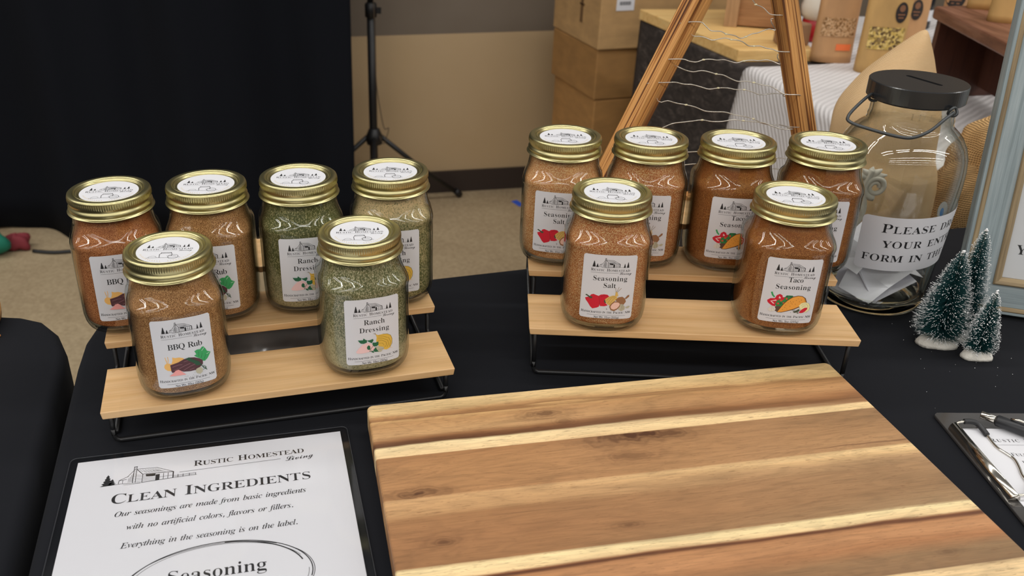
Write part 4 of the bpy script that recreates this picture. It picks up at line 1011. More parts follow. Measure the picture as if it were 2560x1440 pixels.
# ------------------------------------------------------------------ tripod light stand
st_ = tag(empty('tripod_stand', (-0.232, 2.86, -0.74)), 'slim black tripod light stand between the drape and the tan wall', 'stand')
b = MB()
b.tube([(-0.004, 0, 0.06), (0, 0, 0.72)], 0.0135, 14)
b.build('lower_tube', M['tripod'], st_)
b = MB()
b.tube([(0, 0, 0.70), (-0.012, 0, 1.75)], 0.0105, 14)
b.build('upper_tube', M['tripod'], st_)
b = MB()
b.lathe([(0.012, 0.672), (0.019, 0.676), (0.019, 0.715), (0.012, 0.72)], 16, cap0=True, cap1=True)
b.box((0.022, 0, 0.695), (0.02, 0.012, 0.018))
b.build('clamp', M['tripod'], st_)
b = MB()
b.lathe([(0.013, 0.258), (0.026, 0.262), (0.028, 0.288), (0.018, 0.312), (0.013, 0.316)], 16, cap0=True, cap1=True)
b.build('hub', M['tripod'], st_)
for a, ln in ((radians(32), 0.34), (radians(171), 0.33), (radians(272), 0.34)):
    b = MB()
    c_, s_ = cos(a), sin(a)
    b.tube([(0.022 * c_, 0.022 * s_, 0.285), (0.5 * ln * c_, 0.5 * ln * s_, 0.150), (ln * c_, ln * s_, 0.012)], 0.0085, 10)
    lg = b.build('leg', M['tripod'], st_)
    b = MB()
    b.tube([(ln * 0.955 * c_, ln * 0.955 * s_, 0.030), (ln * 1.01 * c_, ln * 1.01 * s_, 0.009)], 0.012, 10)
    b.build('rubber_foot', M['tripod'], lg)
    b = MB()
    b.tube([(0.013 * c_, 0.013 * s_, 0.10), (0.5 * ln * c_, 0.5 * ln * s_, 0.148)], 0.005, 8)
    b.build('brace', M['tripod'], st_)
b = MB()
b.tube(smooth_path([(-0.224, 2.835, 0.12), (-0.220, 2.835, -0.10), (-0.219, 2.834, -0.26), (-0.207, 2.834, -0.364), (-0.196, 2.834, -0.418), (-0.182, 2.834, -0.418),
                    (-0.199, 2.834, -0.47), (-0.212, 2.834, -0.445)], 6), 0.0016, 6)
tag(b.build('cord', pm('thin_cord', A(70, 58, 44), 0.6)), 'thin tangled cord hanging down beside the tripod pole', 'cord')

# ------------------------------------------------------------------ tablecloth builder
def cloth(name, outline, mat, drop=0.715, topz=-0.0004, flare=0.03, folds=0.012, seed=1, rad=0.010, step=0.022, skip=None, rows=14):
    """outline: counter-clockwise corner list; top plus rounded edge plus hanging sides"""
    pts = []
    n = len(outline)
    for i in range(n):
        a, bb = Vector((*outline[i], 0)), Vector((*outline[(i + 1) % n], 0))
        k = max(1, int((bb - a).length / step))
        for j in range(k):
            pts.append(a + (bb - a) * (j / k))
    N = len(pts)
    nor = []
    for i in range(N):
        d = pts[(i + 1) % N] - pts[i - 1]
        nor.append(Vector((d.y, -d.x, 0)).normalized())
    for _ in range(3):
        nor = [((nor[i - 1] + nor[i] * 2 + nor[(i + 1) % N]).normalized()) for i in range(N)]
    L = [0.0]
    for i in range(1, N):
        L.append(L[-1] + (pts[i] - pts[i - 1]).length)
    rows_ = []
    for j in range(5):
        a = j / 4 * pi / 2
        rows_.append([(pts[i].x - nor[i].x * rad * (1 - sin(a)), pts[i].y - nor[i].y * rad * (1 - sin(a)), topz - rad * (1 - cos(a))) for i in range(N)])
    for j in range(1, rows + 1):
        v = j / rows
        z = topz - rad - v * (drop - rad)
        ring = []
        for i in range(N):
            s = L[i]
            f = flare * v + folds * v ** 0.8 * (sin(s * 17 + seed + 1.1 * sin(s * 5)) + 0.5 * sin(s * 37 + 2 * seed) + 0.9)
            ring.append((pts[i].x + nor[i].x * f, pts[i].y + nor[i].y * f, z))
        rows_.append(ring)
    b = MB()
    b.rings(rows_[::-1], 0, True, False, True)
    return b.build(name, mat)


# main table: its near left corner lies below the picture
main_poly = [(-0.150, -0.10), (1.55, 0.30), (1.32, 1.252), (0.703, 1.104), (0.0975, 0.9652), (-0.0104, 0.9364), (-0.29, 0.866), (-0.335, 0.851),
             (-0.357, 0.836), (-0.366, 0.815), (-0.366, 0.785), (-0.357, 0.738), (-0.292, 0.464)]
tag(cloth('tablecloth', main_poly, M['cloth'], flare=0.0, folds=0.004, seed=2), 'smooth black tablecloth covering the display table under the jars and boards', 'tablecloth')
left_poly = [(-1.5, -0.02), (-0.205, -0.02), (-0.304, 0.464), (-0.368, 0.735), (-0.379, 0.769), (-0.400, 0.803), (-0.425, 0.827), (-0.45, 0.836), (-0.475, 0.838), (-1.5, 0.86)]
tag(cloth('tablecloth', left_poly, M['cloth'], flare=0.0, folds=0.003, seed=5), 'black tablecloth with a rounded corner on the second table at the left edge', 'tablecloth')
b = MB()
b.lathe([(0.0, 0.0005), (0.058, 0.0005), (0.064, 0.004), (0.065, 0.016), (0.060, 0.020), (0.0, 0.020)], 40, c=(-0.5275, 0.803, 0))
tag(b.build('wood_round', wood_mat('round_wood', [(0.3, A(168, 118, 66)), (0.7, A(196, 146, 92))], 'X', 10, 80)), 'tan wooden round on the left black table, cut by the picture edge', 'wooden round')
b = MB()
b.lathe([(0, -0.001), (0.0016, 0.0), (0.0013, 0.0015), (0, 0.002)], 8, c=(-0.455, 0.79, 0.0005))
tag(b.build('crumb', pm('crumb', A(170, 110, 60), 0.8)), 'tiny brown crumb on the left black table', 'crumb')

# ------------------------------------------------------------------ tiered risers
RW, RD, RT, RDZ, RDY = 0.3032, 0.0691, 0.0068, 0.0218, 0.0782
STY, STZ = (0.0, 0.0782, 0.1658), (0.0, 0.0218, 0.0400)      # step offsets back and up


def riser(loc, rz, z0, label):
    e = tag(empty('tiered_riser', (loc[0], loc[1], 0), rz), label, 'riser', 'tiered wooden risers')
    for k in range(3):
        zt, yk = z0 + STZ[k], STY[k]
        b = MB()
        ch = 0.0012
        vs = [(ch, yk, zt - RT), (RW - ch, yk, zt - RT), (RW - ch, yk + RD, zt - RT), (ch, yk + RD, zt - RT),
              (0, yk, zt), (RW, yk, zt), (RW, yk + RD, zt), (0, yk + RD, zt)]
        b.add(vs, [(3, 2, 1, 0), (4, 5, 6, 7), (0, 1, 5, 4), (1, 2, 6, 5), (2, 3, 7, 6), (3, 0, 4, 7)])
        o = b.build('shelf_board', M['riser_wood'], e)
        bevel(o, 0.0008, 2)
    wr = 0.0022
    for s, x in ((-1, 0.0065), (1, RW - 0.0065)):
        zs = [z0 + STZ[k] - RT - wr for k in range(3)]
        y0 = 0.008
        p = [(x, y0, wr + 0.006), (x, y0, zs[0] - 0.001), (x, y0 + 0.004, zs[0])]
        for k in range(2):
            yk = STY[k + 1] + 0.006
            p += [(x, yk - 0.004, zs[k]), (x, yk, zs[k] + 0.004), (x, yk, zs[k + 1] - 0.004), (x, yk + 0.004, zs[k + 1])]
        yb = STY[2] + RD - 0.006
        p += [(x, yb - 0.004, zs[2]), (x, yb, zs[2] - 0.004), (x, yb, wr + 0.005), (x, yb - 0.005, wr)]
        p += [(x, y0 + 0.012, wr)]
        b = MB()
        b.tube(p, wr, 10)
        b.build('side_frame', M['black_metal'], e)
    b = MB()
    x0, x1 = 0.0065, RW - 0.0065
    b.tube([(x0, 0.008, wr + 0.012), (x0, 0.008, wr + 0.005), (x0 + 0.0015, 0.008, wr + 0.0015), (x0 + 0.005, 0.008, wr), (x1 - 0.005, 0.008, wr), (x1 - 0.0015, 0.008, wr + 0.0015), (x1, 0.008, wr + 0.005), (x1, 0.008, wr + 0.012)], wr, 10)
    b.build('foot_bar', M['black_metal'], e)
    return e


ZL, ZR = 0.0366, 0.05475
riser((-0.2825, 0.6069), 0.2438, ZL, 'three step wooden riser on black wire holding the rub and ranch jars')
riser((0.0808, 0.7220), -0.0581, ZR, 'three step wooden riser on black wire holding the salt and taco jars')

# crumpled clear bag under the left riser
b = MB()
rb = random.Random(4)


def bagfn(u, v):
    # slack film leaning up from the table to the underside of the second step
    lx = 0.062 + 0.150 * u
    ly = 0.088 + 0.058 * v + 0.004 * sin(9 * u)
    z = 0.002 + 0.043 * v ** 1.2 + 0.004 * sin(11 * u + 5 * v) * sin(pi * v) + 0.0025 * sin(27 * u - 8 * v + 2 * sin(7 * u)) * sin(pi * v)
    z = max(0.0012, z)
    c_, s_ = cos(0.2438), sin(0.2438)
    return (-0.2825 + c_ * lx - s_ * ly, 0.6069 + s_ * lx + c_ * ly, z)


b.grid(bagfn, 46, 20)
mt = pm('plastic_film', (0.24, 0.225, 0.215, 1), 0.2, spec=0.9)
o = b.build('plastic_bag', mt)
solid(o, 0.0006)
tag(o, 'crumpled clear plastic bag on the tablecloth under the left riser', 'bag')

# ------------------------------------------------------------------ seasoning jars
PROF = [(0.0, .0312, 2.2), (0.0008, .0330, 2.3), (0.003, .0356, 2.5), (0.006, .0372, 2.6), (0.011, .0386, 2.75), (0.018, .0394, 2.8), (0.03, .0395, 2.8), (0.055, .0395, 2.8),
        (0.070, .0395, 2.8), (0.0815, .0395, 2.8), (0.0835, .0394, 3.05), (0.0855, .0392, 3.3), (0.0878, .0387, 3.35), (0.0900, .0380, 3.2), (0.0922, .0371, 2.9), (0.0948, .0361, 2.5), (0.0982, .0352, 2.2), (0.1025, .0345, 2.05), (0.1065, .0340, 2.0), (0.116, .0338, 2.0)]


def sq_ring(z, a, n, seg=88):
    out = []
    for i in range(seg):
        t_ = 2 * pi * i / seg
        r = a / ((abs(cos(t_)) ** n + abs(sin(t_)) ** n) ** (1 / n))
        out.append((r * cos(t_), r * sin(t_), z))
    return out


def body_mesh():
    b = MB()
    outer = [sq_ring(z, a, n) for z, a, n in PROF]
    inner = [sq_ring(max(z, 0.0048), a - 0.0018, n) for z, a, n in PROF[3:]]
    b.rings(outer, 0, True, True, False)
    b.rings(inner[::-1], 0, True, False, True)
    # pressed ring under the foot
    b.lathe([(0.0275, 0.0), (0.0285, 0.0012), (0.0245, 0.0022), (0.010, 0.0030)], 60, cap1=True)
    o = b.build('glass_body', M['glass'])
    return o


def fill_mesh(mat):
    b = MB()
    R = [sq_ring(0.0070, 0.0290, 2.3), sq_ring(0.0074, 0.0318, 2.4), sq_ring(0.0088, 0.0342, 2.5), sq_ring(0.0115, 0.0360, 2.7)]
    for z, a, n in PROF[5:-1]:
        R.append(sq_ring(z, a - 0.0025, n))
    b.rings(R, 0, True)
    return b.build('seasoning', mat)


def band_mesh():
    b = MB()
    prof = [(0.0285, .1240), (0.0292, .1262), (0.0300, .1272), (0.0312, .1274), (0.0330, .1274), (0.0342, .1271), (0.0350, .1264), (0.0353, .1255),
            (0.0352, .1250), (0.0352, .1240), (0.0352, .1215), (0.0352, .1205), (0.0349, .1196), (0.0345, .1188), (0.0345, .1180), (0.0351, .1172), (0.0357, .1160), (0.0358, .1150),
            (0.0354, .1138), (0.0350, .1131), (0.0352, .1124), (0.0361, .1117), (0.0370, .1113), (0.0371, .1110), (0.0366, .1109), (0.0352, .1114), (0.0345, .1125)]

    def rf(r, j, i):
        return r + (0.00045 if (i % 4) < 2 else 0.0) if 9 <= j <= 10 else r
    b.lathe(prof, 448, 0, True, rfn=rf)
    return b.build('screw_band', M['gold_metal'])


def lid_mesh():
    b = MB()
    b.lathe([(0.0300, .1236), (0.0292, .1262), (0.0287, .1268), (0.0281, .1267), (0.0276, .1260), (0.0272, .1250), (0.0266, .1248), (0.0, .1248)], 96, 0, True)
    return b.build('lid', M['gold_metal'])


def sticker_mesh():
    b = MB()
    z0 = 0.12495

    def mp(x, y, l):
        return (x, y, z0 + 0.00012 + l * 0.00005)
    b.lathe([(0.0250, z0 - 0.0001), (0.0250, z0 + 0.00012), (0.0, z0 + 0.00012)], 72, 0, False)
    k = 0.00042
    cabin(b, mp, -0.0085, 0.0038, k, 1, 1, step=None)
    pine(b, mp, -0.0160, 0.0040, 0.0032, 0.0062, 1, 1, None)
    pine(b, mp, -0.0128, 0.0040, 0.0026, 0.0036, 1, 1, None)
    pine(b, mp, 0.0125, 0.0040, 0.0022, 0.0044, 1, 1, None)
    pine(b, mp, 0.0158, 0.0040, 0.0028, 0.0058, 1, 1, None)
    brand(b, mp, 0.0, -0.0006, 0.0405, 0.0030)
    stroke(b, mp, [(-0.018, -0.0022), (0.008, -0.0022)], 0.00018, 1, 1, None)
    living(b, mp, 0.0088, -0.0036, 0.0024)
    # small jar and spoon line drawing
    jarp = [(-0.0045, -0.0150), (-0.0050, -0.0090), (-0.0040, -0.0072), (-0.0040, -0.0056), (0.0040, -0.0056), (0.0040, -0.0072), (0.0050, -0.0090), (0.0046, -0.0125)]
    stroke(b, mp, jarp, 0.0005, 1, 1, None)
    stroke(b, mp, [(-0.0040, -0.0070), (0.0040, -0.0070)], 0.0006, 1, 1, None)
    stroke(b, mp, [(-0.0045, -0.0150), (0.0, -0.0156), (0.0120, -0.0152)], 0.0004, 1, 1, None)
    stroke(b, mp, arc(0.0062, -0.0138, 0.0040, 0, 2 * pi, 18), 0.0004, 1, 1, None)
    stroke(b, mp, [(0.001, -0.0125), (0.004, -0.0118), (0.0085, -0.0130)], 0.0004, 1, 1, None)
    stroke(b, mp, arc(-0.0100, -0.0148, 0.0032, 0.2, pi, 12), 0.0003, 1, 1, None)
    stroke(b, mp, [(-0.0150, -0.0150), (-0.0045, -0.0152)], 0.0004, 1, 1, None)
    # gilt scalloped marks round the lower rim
    for i in range(26):
        a = radians(200 + i * 140 / 25)
        if i in (12, 13):
            continue
        ca, sa = cos(a), sin(a)
        stroke(b, mp, [(0.0212 * ca, 0.0212 * sa), (0.0226 * cos(a + 0.03), 0.0226 * sin(a + 0.03))], 0.00035, 2, 1, None)
    return b.build('lid_sticker', [M['paper'], M['ink'], M['brass']])


LW, LH, LZ = 0.0469, 0.0636, 0.0497


def label_mesh(kind):
    title, net, key = {
        'bbq': (['BBQ Rub'], 'Net Wt. 10oz (283g)', 'C'),
        'ranch': (['Ranch', 'Dressing'], 'Net Wt. 10oz (283g)', 'F'),
        'salt': (['Seasoning', 'Salt'], 'Net Wt. 11oz (311g)', 'I'),
        'taco': (['Taco', 'Seasoning'], 'Net Wt. 9oz (255g)', 'L')}[kind]
    cols = ['paper', 'ink']
    for e in ART[key]:
        cn = e[0].lstrip('-')
        if cn not in cols:
            cols.append(cn)
    b = MB()
    a_, n_ = 0.0395, 2.8

    def mp(x, z, l):
        r_ = min(0.999, abs(x) / a_)
        y = a_ * (1 - r_ ** n_) ** (1 / n_)
        return (x, -(y + 0.00035 + l * 0.00006), LZ + z)
    # paper with rounded corners
    xs = [-LW / 2 + LW * i / 40 for i in range(41)]
    rc = 0.0018
    vs, fs = [], []
    for x in xs:
        e = max(0, abs(x) - (LW / 2 - rc))
        dz = rc - sqrt(max(0, rc * rc - e * e))
        for q in (-LH / 2 + dz, LH / 2 - dz):
            vs.append(mp(x, q, 0))
    for i in range(40):
        fs.append((2 * i, 2 * i + 2, 2 * i + 3, 2 * i + 1))
    b.add(vs, fs, 0, True)
    # emblem
    k = 0.00042
    cabin(b, mp, -0.0093, 0.0201, k)
    pine(b, mp, -0.0141, 0.0198, 0.0036, 0.0062)
    pine(b, mp, -0.0112, 0.0198, 0.0026, 0.0036)
    pine(b, mp, 0.0128, 0.0199, 0.0022, 0.0042)
    pine(b, mp, 0.0157, 0.0199, 0.0028, 0.0056)
    brand(b, mp, 0.0006, 0.0160, 0.0345, 0.0025)
    stroke(b, mp, [(-0.0164, 0.0144), (0.0078, 0.0144)], 0.00020, 1, 1)
    living(b, mp, 0.0084, 0.0132, 0.0024)
    if kind == 'bbq':
        text(b, mp, 'BBQ Rub', 0.0012, 0.0041, 0.0050, 'u', 0.0272, 'c')
    elif kind == 'ranch':
        text(b, mp, 'Ranch', 0.0014, 0.0071, 0.0047, 'u', 0.0188, 'c')
        text(b, mp, 'Dressing', 0.0012, -0.0003, 0.0046, 'u', 0.0264, 'c')
    elif kind == 'salt':
        text(b, mp, 'Seasoning', 0.0010, 0.0066, 0.0046, 'u', 0.0308, 'c')
        text(b, mp, 'Salt', 0.0010, -0.0003, 0.0046, 'u', 0.0116, 'c')
    else:
        text(b, mp, 'Taco', 0.0028, 0.0093, 0.0046, 'u', 0.0132, 'c')
        text(b, mp, 'Seasoning', 0.0016, 0.0021, 0.0046, 'u', 0.0308, 'c')
    # food drawing
    l = 1.0
    for e in ART[key]:
        mi = cols.index(e[0].lstrip('-'))
        l += 0.25
        pts = e[-1]
        pp = [(pts[i] / 1000, pts[i + 1] / 1000) for i in range(0, len(pts), 2)]
        if e[0][0] == '-':
            stroke(b, mp, pp, e[1] / 1000, mi, l)
        else:
            poly(b, mp, pp, mi, l)
    text(b, mp, 'Handcrafted in the Pacific NW', 0.0, -0.0264, 0.0022, 'u', 0.0446, 'c', True)
    stroke(b, mp, [(-0.0168, -0.0284), (0.0178, -0.0284)], 0.00022, 1, 1)
    text(b, mp, net, 0.0008, -0.0315, 0.0020, 'u', 0.0228, 'c')
    return b.build('paper_label', [M[c] for c in cols])


_parts = {}


def jar(kind, fill, xy, yaw, z, label, group, twist=0.0):
    e = tag(empty('seasoning_jar', (xy[0], xy[1], z), yaw), label, 'jar', group)

    def put(key, make, par=e):
        if key not in _parts:
            o = make()
            _parts[key] = o
        else:
            o = _parts[key].copy()
            col.objects.link(o)
        o.parent = par
        return o
    put('body', body_mesh)
    put('fill_' + fill, lambda: fill_mesh(M[fill]))
    put('label_' + kind, lambda: label_mesh(kind))
    bd = put('band', band_mesh)
    ld = put('lid', lid_mesh)
    s_ = put('sticker', sticker_mesh, ld)
    s_.rotation_euler = (0, 0, twist)
    return e


def lz(k):
    return ZL + k * RDZ + 0.0001


def rz_(k):
    return ZR + k * RDZ + 0.0001


jar('bbq', 'bbq_red', (-0.2938, 0.7325), 0.3325, lz(1), 'reddish BBQ Rub jar at the far left end of the left riser', 'BBQ Rub jars', -0.16)
jar('bbq', 'bbq', (-0.2133, 0.7519), 0.1299, lz(1), 'tan BBQ Rub jar on the upper step beside a ranch jar, label half hidden', 'BBQ Rub jars', -0.02)
jar('bbq', 'bbq', (-0.2248, 0.6600), 0.3633, lz(0), 'tan BBQ Rub jar on the front step with its whole label showing', 'BBQ Rub jars', -0.25)
jar('ranch', 'ranch_green', (-0.1334, 0.7712), 0.2226, lz(1), 'dark green topped Ranch Dressing jar in the back row beside a BBQ Rub jar', 'Ranch Dressing jars', -0.15)
jar('ranch', 'ranch_beige', (-0.0499, 0.7892), 0.1190, lz(1), 'Ranch Dressing jar with beige layered top at the right end of the left riser', 'Ranch Dressing jars', -0.1)
jar('ranch', 'ranch', (-0.0715, 0.6975), 0.3141, lz(0), 'Ranch Dressing jar on the front step with its whole label showing', 'Ranch Dressing jars', -0.22)
jar('salt', 'salt_pale', (0.1187, 0.8418), -0.1788, rz_(1), 'paler Seasoning Salt jar at the left end of the right riser\'s back row', 'Seasoning Salt jars', 0.12)
jar('salt', 'salt', (0.2021, 0.8384), -0.1913, rz_(1), 'Seasoning Salt jar in the back row beside a taco jar, label half hidden', 'Seasoning Salt jars', 0.1)
jar('salt', 'salt', (0.1512, 0.7494), -0.0798, rz_(0), 'Seasoning Salt jar on the front step with its whole label showing', 'Seasoning Salt jars', -0.02)
jar('taco', 'taco', (0.2851, 0.8315), -0.1153, rz_(1), 'Taco Seasoning jar in the back row with the taco on its label partly hidden', 'Taco Seasoning jars', 0.02)
jar('taco', 'taco', (0.3705, 0.8278), -0.2441, rz_(1), 'Taco Seasoning jar at the right end of the back row, touching the big glass jug', 'Taco Seasoning jars', 0.1)
jar('taco', 'taco', (0.3141, 0.7445), -0.1109, rz_(0), 'Taco Seasoning jar on the front step with its whole label showing', 'Taco Seasoning jars', -0.03)

# ------------------------------------------------------------------ laminated sign
sg = tag(empty('sign', (-0.2992, 0.5871, 0.0), 0.2158), 'laminated white Clean Ingredients sheet lying on the tablecloth at lower left', 'sign')


def mps(x, y, l):
    return (x / 1000, -y / 1000, 0.00105 + l * 0.00003)


b = MB()
b.box((0.10795, -0.1397, 0.00085), (0.2159, 0.2794, 0.0003), 0)


def sm(mb_fn, *a, **k):
    return mb_fn(b, lambda x, y, l: (x, y, 0.00105 + l * 0.00004), *a, **k)


sm(cabin, 0.0350, -0.0350, 0.001, 1, 1, True, step=None)
sm(pine, 0.0262, -0.0352, 0.0098, 0.0140, 1, 1, None)
sm(pine, 0.0300, -0.0350, 0.0070, 0.0078, 1, 1, None)
sm(text, 'Rustic Homestead', 0.0927, -0.0232, 0.0068, 'u', 0.0908, 'l', True, xs=1.1)
sm(stroke, [(0.082, -0.0287), (0.1635, -0.0279)], 0.00035, 1, 1, None)
sm(text, 'Living', 0.1668, -0.0318, 0.0054, 's', 0.0240, rot=0.07)
sm(text, 'Clean Ingredients', 0.0308, -0.0580, 0.0112, 'u', 0.1560, 'l', True, xs=1.12)
sm(text, 'Our seasonings are made from basic ingredients', 0.0358, -0.0735, 0.0056, 'i', 0.1457)
sm(text, 'with no artificial colors, flavors or fillers.', 0.0462, -0.0894, 0.0056, 'i', 0.1243)
sm(text, 'Everything in the seasoning is on the label.', 0.0439, -0.1090, 0.0056, 'i', 0.1287)
for k_, (rx, ry, wd, a0, a1) in enumerate(((0.0655, 0.0385, 0.0008, -0.2, 5.9), (0.063, 0.0362, 0.00035, 0.4, 6.3), (0.067, 0.0372, 0.0005, 0.9, 6.9), (0.061, 0.0375, 0.0010, 0.25, 1.5))):
    sm(stroke, [(0.1140 + rx * cos(a0 + (a1 - a0) * i / 90), -0.1552 + ry * sin(a0 + (a1 - a0) * i / 90)) for i in range(91)], wd, 1, 1, None)
sm(text, 'Seasoning', 0.1130, -0.1505, 0.0112, 'u', 0.0700, 'c')
b.build('printed_sheet', [M['paper'], M['ink']], sg)
b = MB()
pr = 0.005
pl = [(-0.0065, -0.288), (0.2222, -0.288), (0.2222, 0.0062), (-0.0065, 0.0062)]
rp = []
for (cx_, cy_), a0 in zip(((-0.0065 + pr, -0.288 + pr), (0.2222 - pr, -0.288 + pr), (0.2222 - pr, 0.0062 - pr), (-0.0065 + pr, 0.0062 - pr)), (pi, 1.5 * pi, 0, 0.5 * pi)):
    rp += arc(cx_, cy_, pr, a0, a0 + pi / 2, 5)
b.prism(rp, 0.0004, 0.00135)
mt = glass_mat('laminate', (0.955, 0.955, 0.96, 1), 0.10, 0.045, 0.7)
b.build('laminate_pouch', mt, sg)
b = MB()
for rr in (rp,):
    b.tube([(x, y, 0.0010) for x, y in rr], 0.0004, 6, closed=True)
b.build('sealed_edge', pm('laminate_edge', A(52, 54, 58), 0.3), sg)

# ------------------------------------------------------------------ striped cutting board
def board_mat():
    mt = pm('acacia_staves', A(180, 130, 85), 0.42)
    t = NT(mt)
    vec = t.coord()
    sp = t.n('ShaderNodeSeparateXYZ')
    t.link(vec, sp.inputs[0])
    u = sp.outputs[0]
    v = t.math('MULTIPLY', sp.outputs[1], -1.0)
    VM = 0.30
    vn = t.math('DIVIDE', v, VM)
    joints = [0.0259, 0.0755, 0.1265, 0.1970, 0.2560]
    stops = [(0, grey(1))]
    for j in joints:
        stops += [((j - 0.004) / VM, grey(1)), (j / VM, grey(0)), ((j + 0.004) / VM, grey(1))]
    amp = t.ramp(vn, stops)
    wv = t.noise(t.coord((5, 26, 26)), 1.0, 3, 0.5, 0.3)
    warp = t.math('MULTIPLY', t.math('MULTIPLY', t.math('SUBTRACT', wv, 0.5), 0.016), amp)
    # knots
    knots = [(0.0272, 0.1215, 0.034, 0.0115, 1.0, 2), (0.2119, 0.0790, 0.062, 0.0180, 1.2, 2), (0.1521, 0.0375, 0.040, 0.0120, 0.75, 1), (0.0363, 0.1756, 0.022, 0.0100, 0.75, 3), (0.1731, 0.1801, 0.022, 0.0070, 0.65, 3),
             (0.2480, 0.0810, 0.036, 0.0150, 0.8, 2), (0.2020, 0.1040, 0.050, 0.0140, 0.55, 2), (0.1630, 0.0500, 0.018, 0.0120, 0.5, 1), (0.385, 0.2420, 0.022, 0.0090, 0.40, 4), (0.1397, 0.0562, 0.0018, 0.0009, 0.9, 1)]
    kd = t.noise(t.coord((70, 70, 70)), 1.0, 2)
    dark = None
    ringsum = None
    bend = None
    for (ku, kv, ra, rb_, st, sv) in knots:
        du = t.math('DIVIDE', t.math('SUBTRACT', u, ku), ra)
        dv = t.math('DIVIDE', t.math('SUBTRACT', v, kv), rb_)
        d2 = t.math('ADD', t.math('MULTIPLY', du, du), t.math('MULTIPLY', dv, dv))
        d = t.math('ADD', t.math('SQRT', d2), t.math('MULTIPLY', t.math('SUBTRACT', kd, 0.5), 0.9))
        fall = t.math('SUBTRACT', 1.0, d, clamp=True)
        ring = t.math('MULTIPLY_ADD', t.math('SINE', t.math('MULTIPLY', d, 23.0)), 0.24, 0.70)
        f = t.math('MULTIPLY', t.math('MULTIPLY', t.math('POWER', fall, 1.1), ring), st)
        heart = t.math('MULTIPLY', t.math('MULTIPLY_ADD', d, -4.0, 1.5, clamp=True), st * 0.9)
        f = t.math('MAXIMUM', f, heart)
        lim = [0.0] + joints + [0.5]
        f = t.math('MULTIPLY', f, t.math('MULTIPLY', t.math('GREATER_THAN', v, lim[sv]), t.math('LESS_THAN', v, lim[sv + 1])))
        dark = f if dark is None else t.math('MAXIMUM', dark, f)
        bd = t.math('MULTIPLY', t.math('DIVIDE', dv, t.math('ADD', d2, 1.0)), 0.0030 * st)
        bend = bd if bend is None else t.math('ADD', bend, bd)
    warp = t.math('SUBTRACT', warp, t.math('MULTIPLY', bend, amp))
    vv = t.math('DIVIDE', t.math('ADD', v, warp), VM)
    Lc = [(0, (222, 190, 138)), (.016, (214, 178, 124)), (.0225, (176, 128, 80)), (.0258, (146, 102, 62)), (.0262, (194, 152, 98)), (.034, (180, 134, 86)), (.051, (190, 146, 98)),
          (.0560, (140, 94, 56)), (.0588, (104, 64, 36)), (.0622, (92, 56, 30)), (.0645, (236, 206, 156)), (.0750, (226, 192, 142)), (.0757, (156, 109, 68)), (.09, (168, 120, 76)), 
          (.1262, (170, 122, 78)), (.1268, (194, 150, 102)), (.143, (182, 138, 92)), (.150, (154, 108, 68)), (.17, (156, 108, 68)), (.1966, (148, 103, 64)), (.1973, (236, 207, 154)), (.2060, (228, 194, 142)),
          (.2084, (140, 86, 50)), (.2096, (92, 50, 26)), (.2114, (98, 54, 28)), (.2136, (176, 122, 78)), (.225, (180, 126, 82)), (.238, (156, 110, 70)), (.2555, (146, 106, 70)), (.2565, (226, 192, 142)), (.295, (214, 178, 126))]
    Rc = [(0, (224, 192, 138)), (.018, (216, 180, 124)), (.0248, (208, 170, 114)), (.0260, (146, 103, 62)), (.032, (168, 122, 76)), (.042, (184, 136, 88)), (.050, (158, 108, 66)), (.057, (138, 92, 54)), (.0605, (134, 90, 54)), (.067, (160, 116, 76)),
          (.0685, (230, 197, 144)), (.0750, (226, 192, 138)), (.0757, (150, 113, 76)), (.10, (160, 119, 79)), (.1262, (172, 130, 88)), (.1268, (226, 192, 138)), (.132, (212, 172, 120)),
          (.140, (176, 137, 96)), (.150, (160, 122, 84)), (.175, (148, 112, 76)), (.1966, (154, 122, 86)), (.1973, (236, 209, 156)), (.2075, (226, 193, 142)), (.2092, (146, 92, 54)), (.2103, (96, 54, 30)), (.2120, (104, 58, 32)), (.2145, (178, 124, 80)), (.222, (184, 130, 86)), (.230, (164, 108, 66)),
          (.240, (140, 108, 74)), (.2555, (128, 97, 66)), (.2565, (226, 192, 142))]
    cl = t.ramp(vv, [(p / VM, A(*c, 0.88)) for p, c in Lc])
    cr = t.ramp(vv, [(p / VM, A(*c, 0.88)) for p, c in Rc])
    blend = t.math('MULTIPLY_ADD', u, 3.0, -0.30, clamp=True)
    c = t.mix(blend, cl, cr)
    # fibres and pores
    fib = t.noise(t.coord((30, 620, 620)), 1.0, 3, 0.6)
    c = t.mix(1.0, c, t.ramp(fib, [(0.28, grey(0.80)), (0.50, grey(0.98)), (0.72, grey(1.06))]), 'MULTIPLY')
    por = t.noise(t.coord((140, 1500, 1500)), 1.0, 2, 0.5)
    c = t.mix(t.ramp(por, [(0.30, grey(0.55)), (0.38, grey(0.0))]), c, A(112, 74, 44))
    # broad figure
    fig = t.noise(t.coord((7, 38, 38), loc=(3.1, 1.7, 0)), 1.0, 2, 0.5, 1.2)
    fs = t.math('SINE', t.math('MULTIPLY', fig, 46.0))
    c = t.mix(1.0, c, t.ramp(t.math('MULTIPLY_ADD', fs, 0.5, 0.5), [(0.0, grey(0.90)), (0.6, grey(1.0))]), 'MULTIPLY')
    smk = t.noise(t.coord((9, 34, 34), loc=(7.3, 2.2, 1)), 1.0, 4, 0.6, 0.5)
    c = t.mix(1.0, c, t.ramp(smk, [(0.30, grey(0.80)), (0.48, grey(0.98)), (0.7, grey(1.05))]), 'MULTIPLY')
    # crack-like dark line along the third stave
    cv = t.math('SUBTRACT', v, t.math('MULTIPLY_ADD', t.noise(t.coord((22, 22, 22)), 1.0, 2), 0.006, 0.1175))
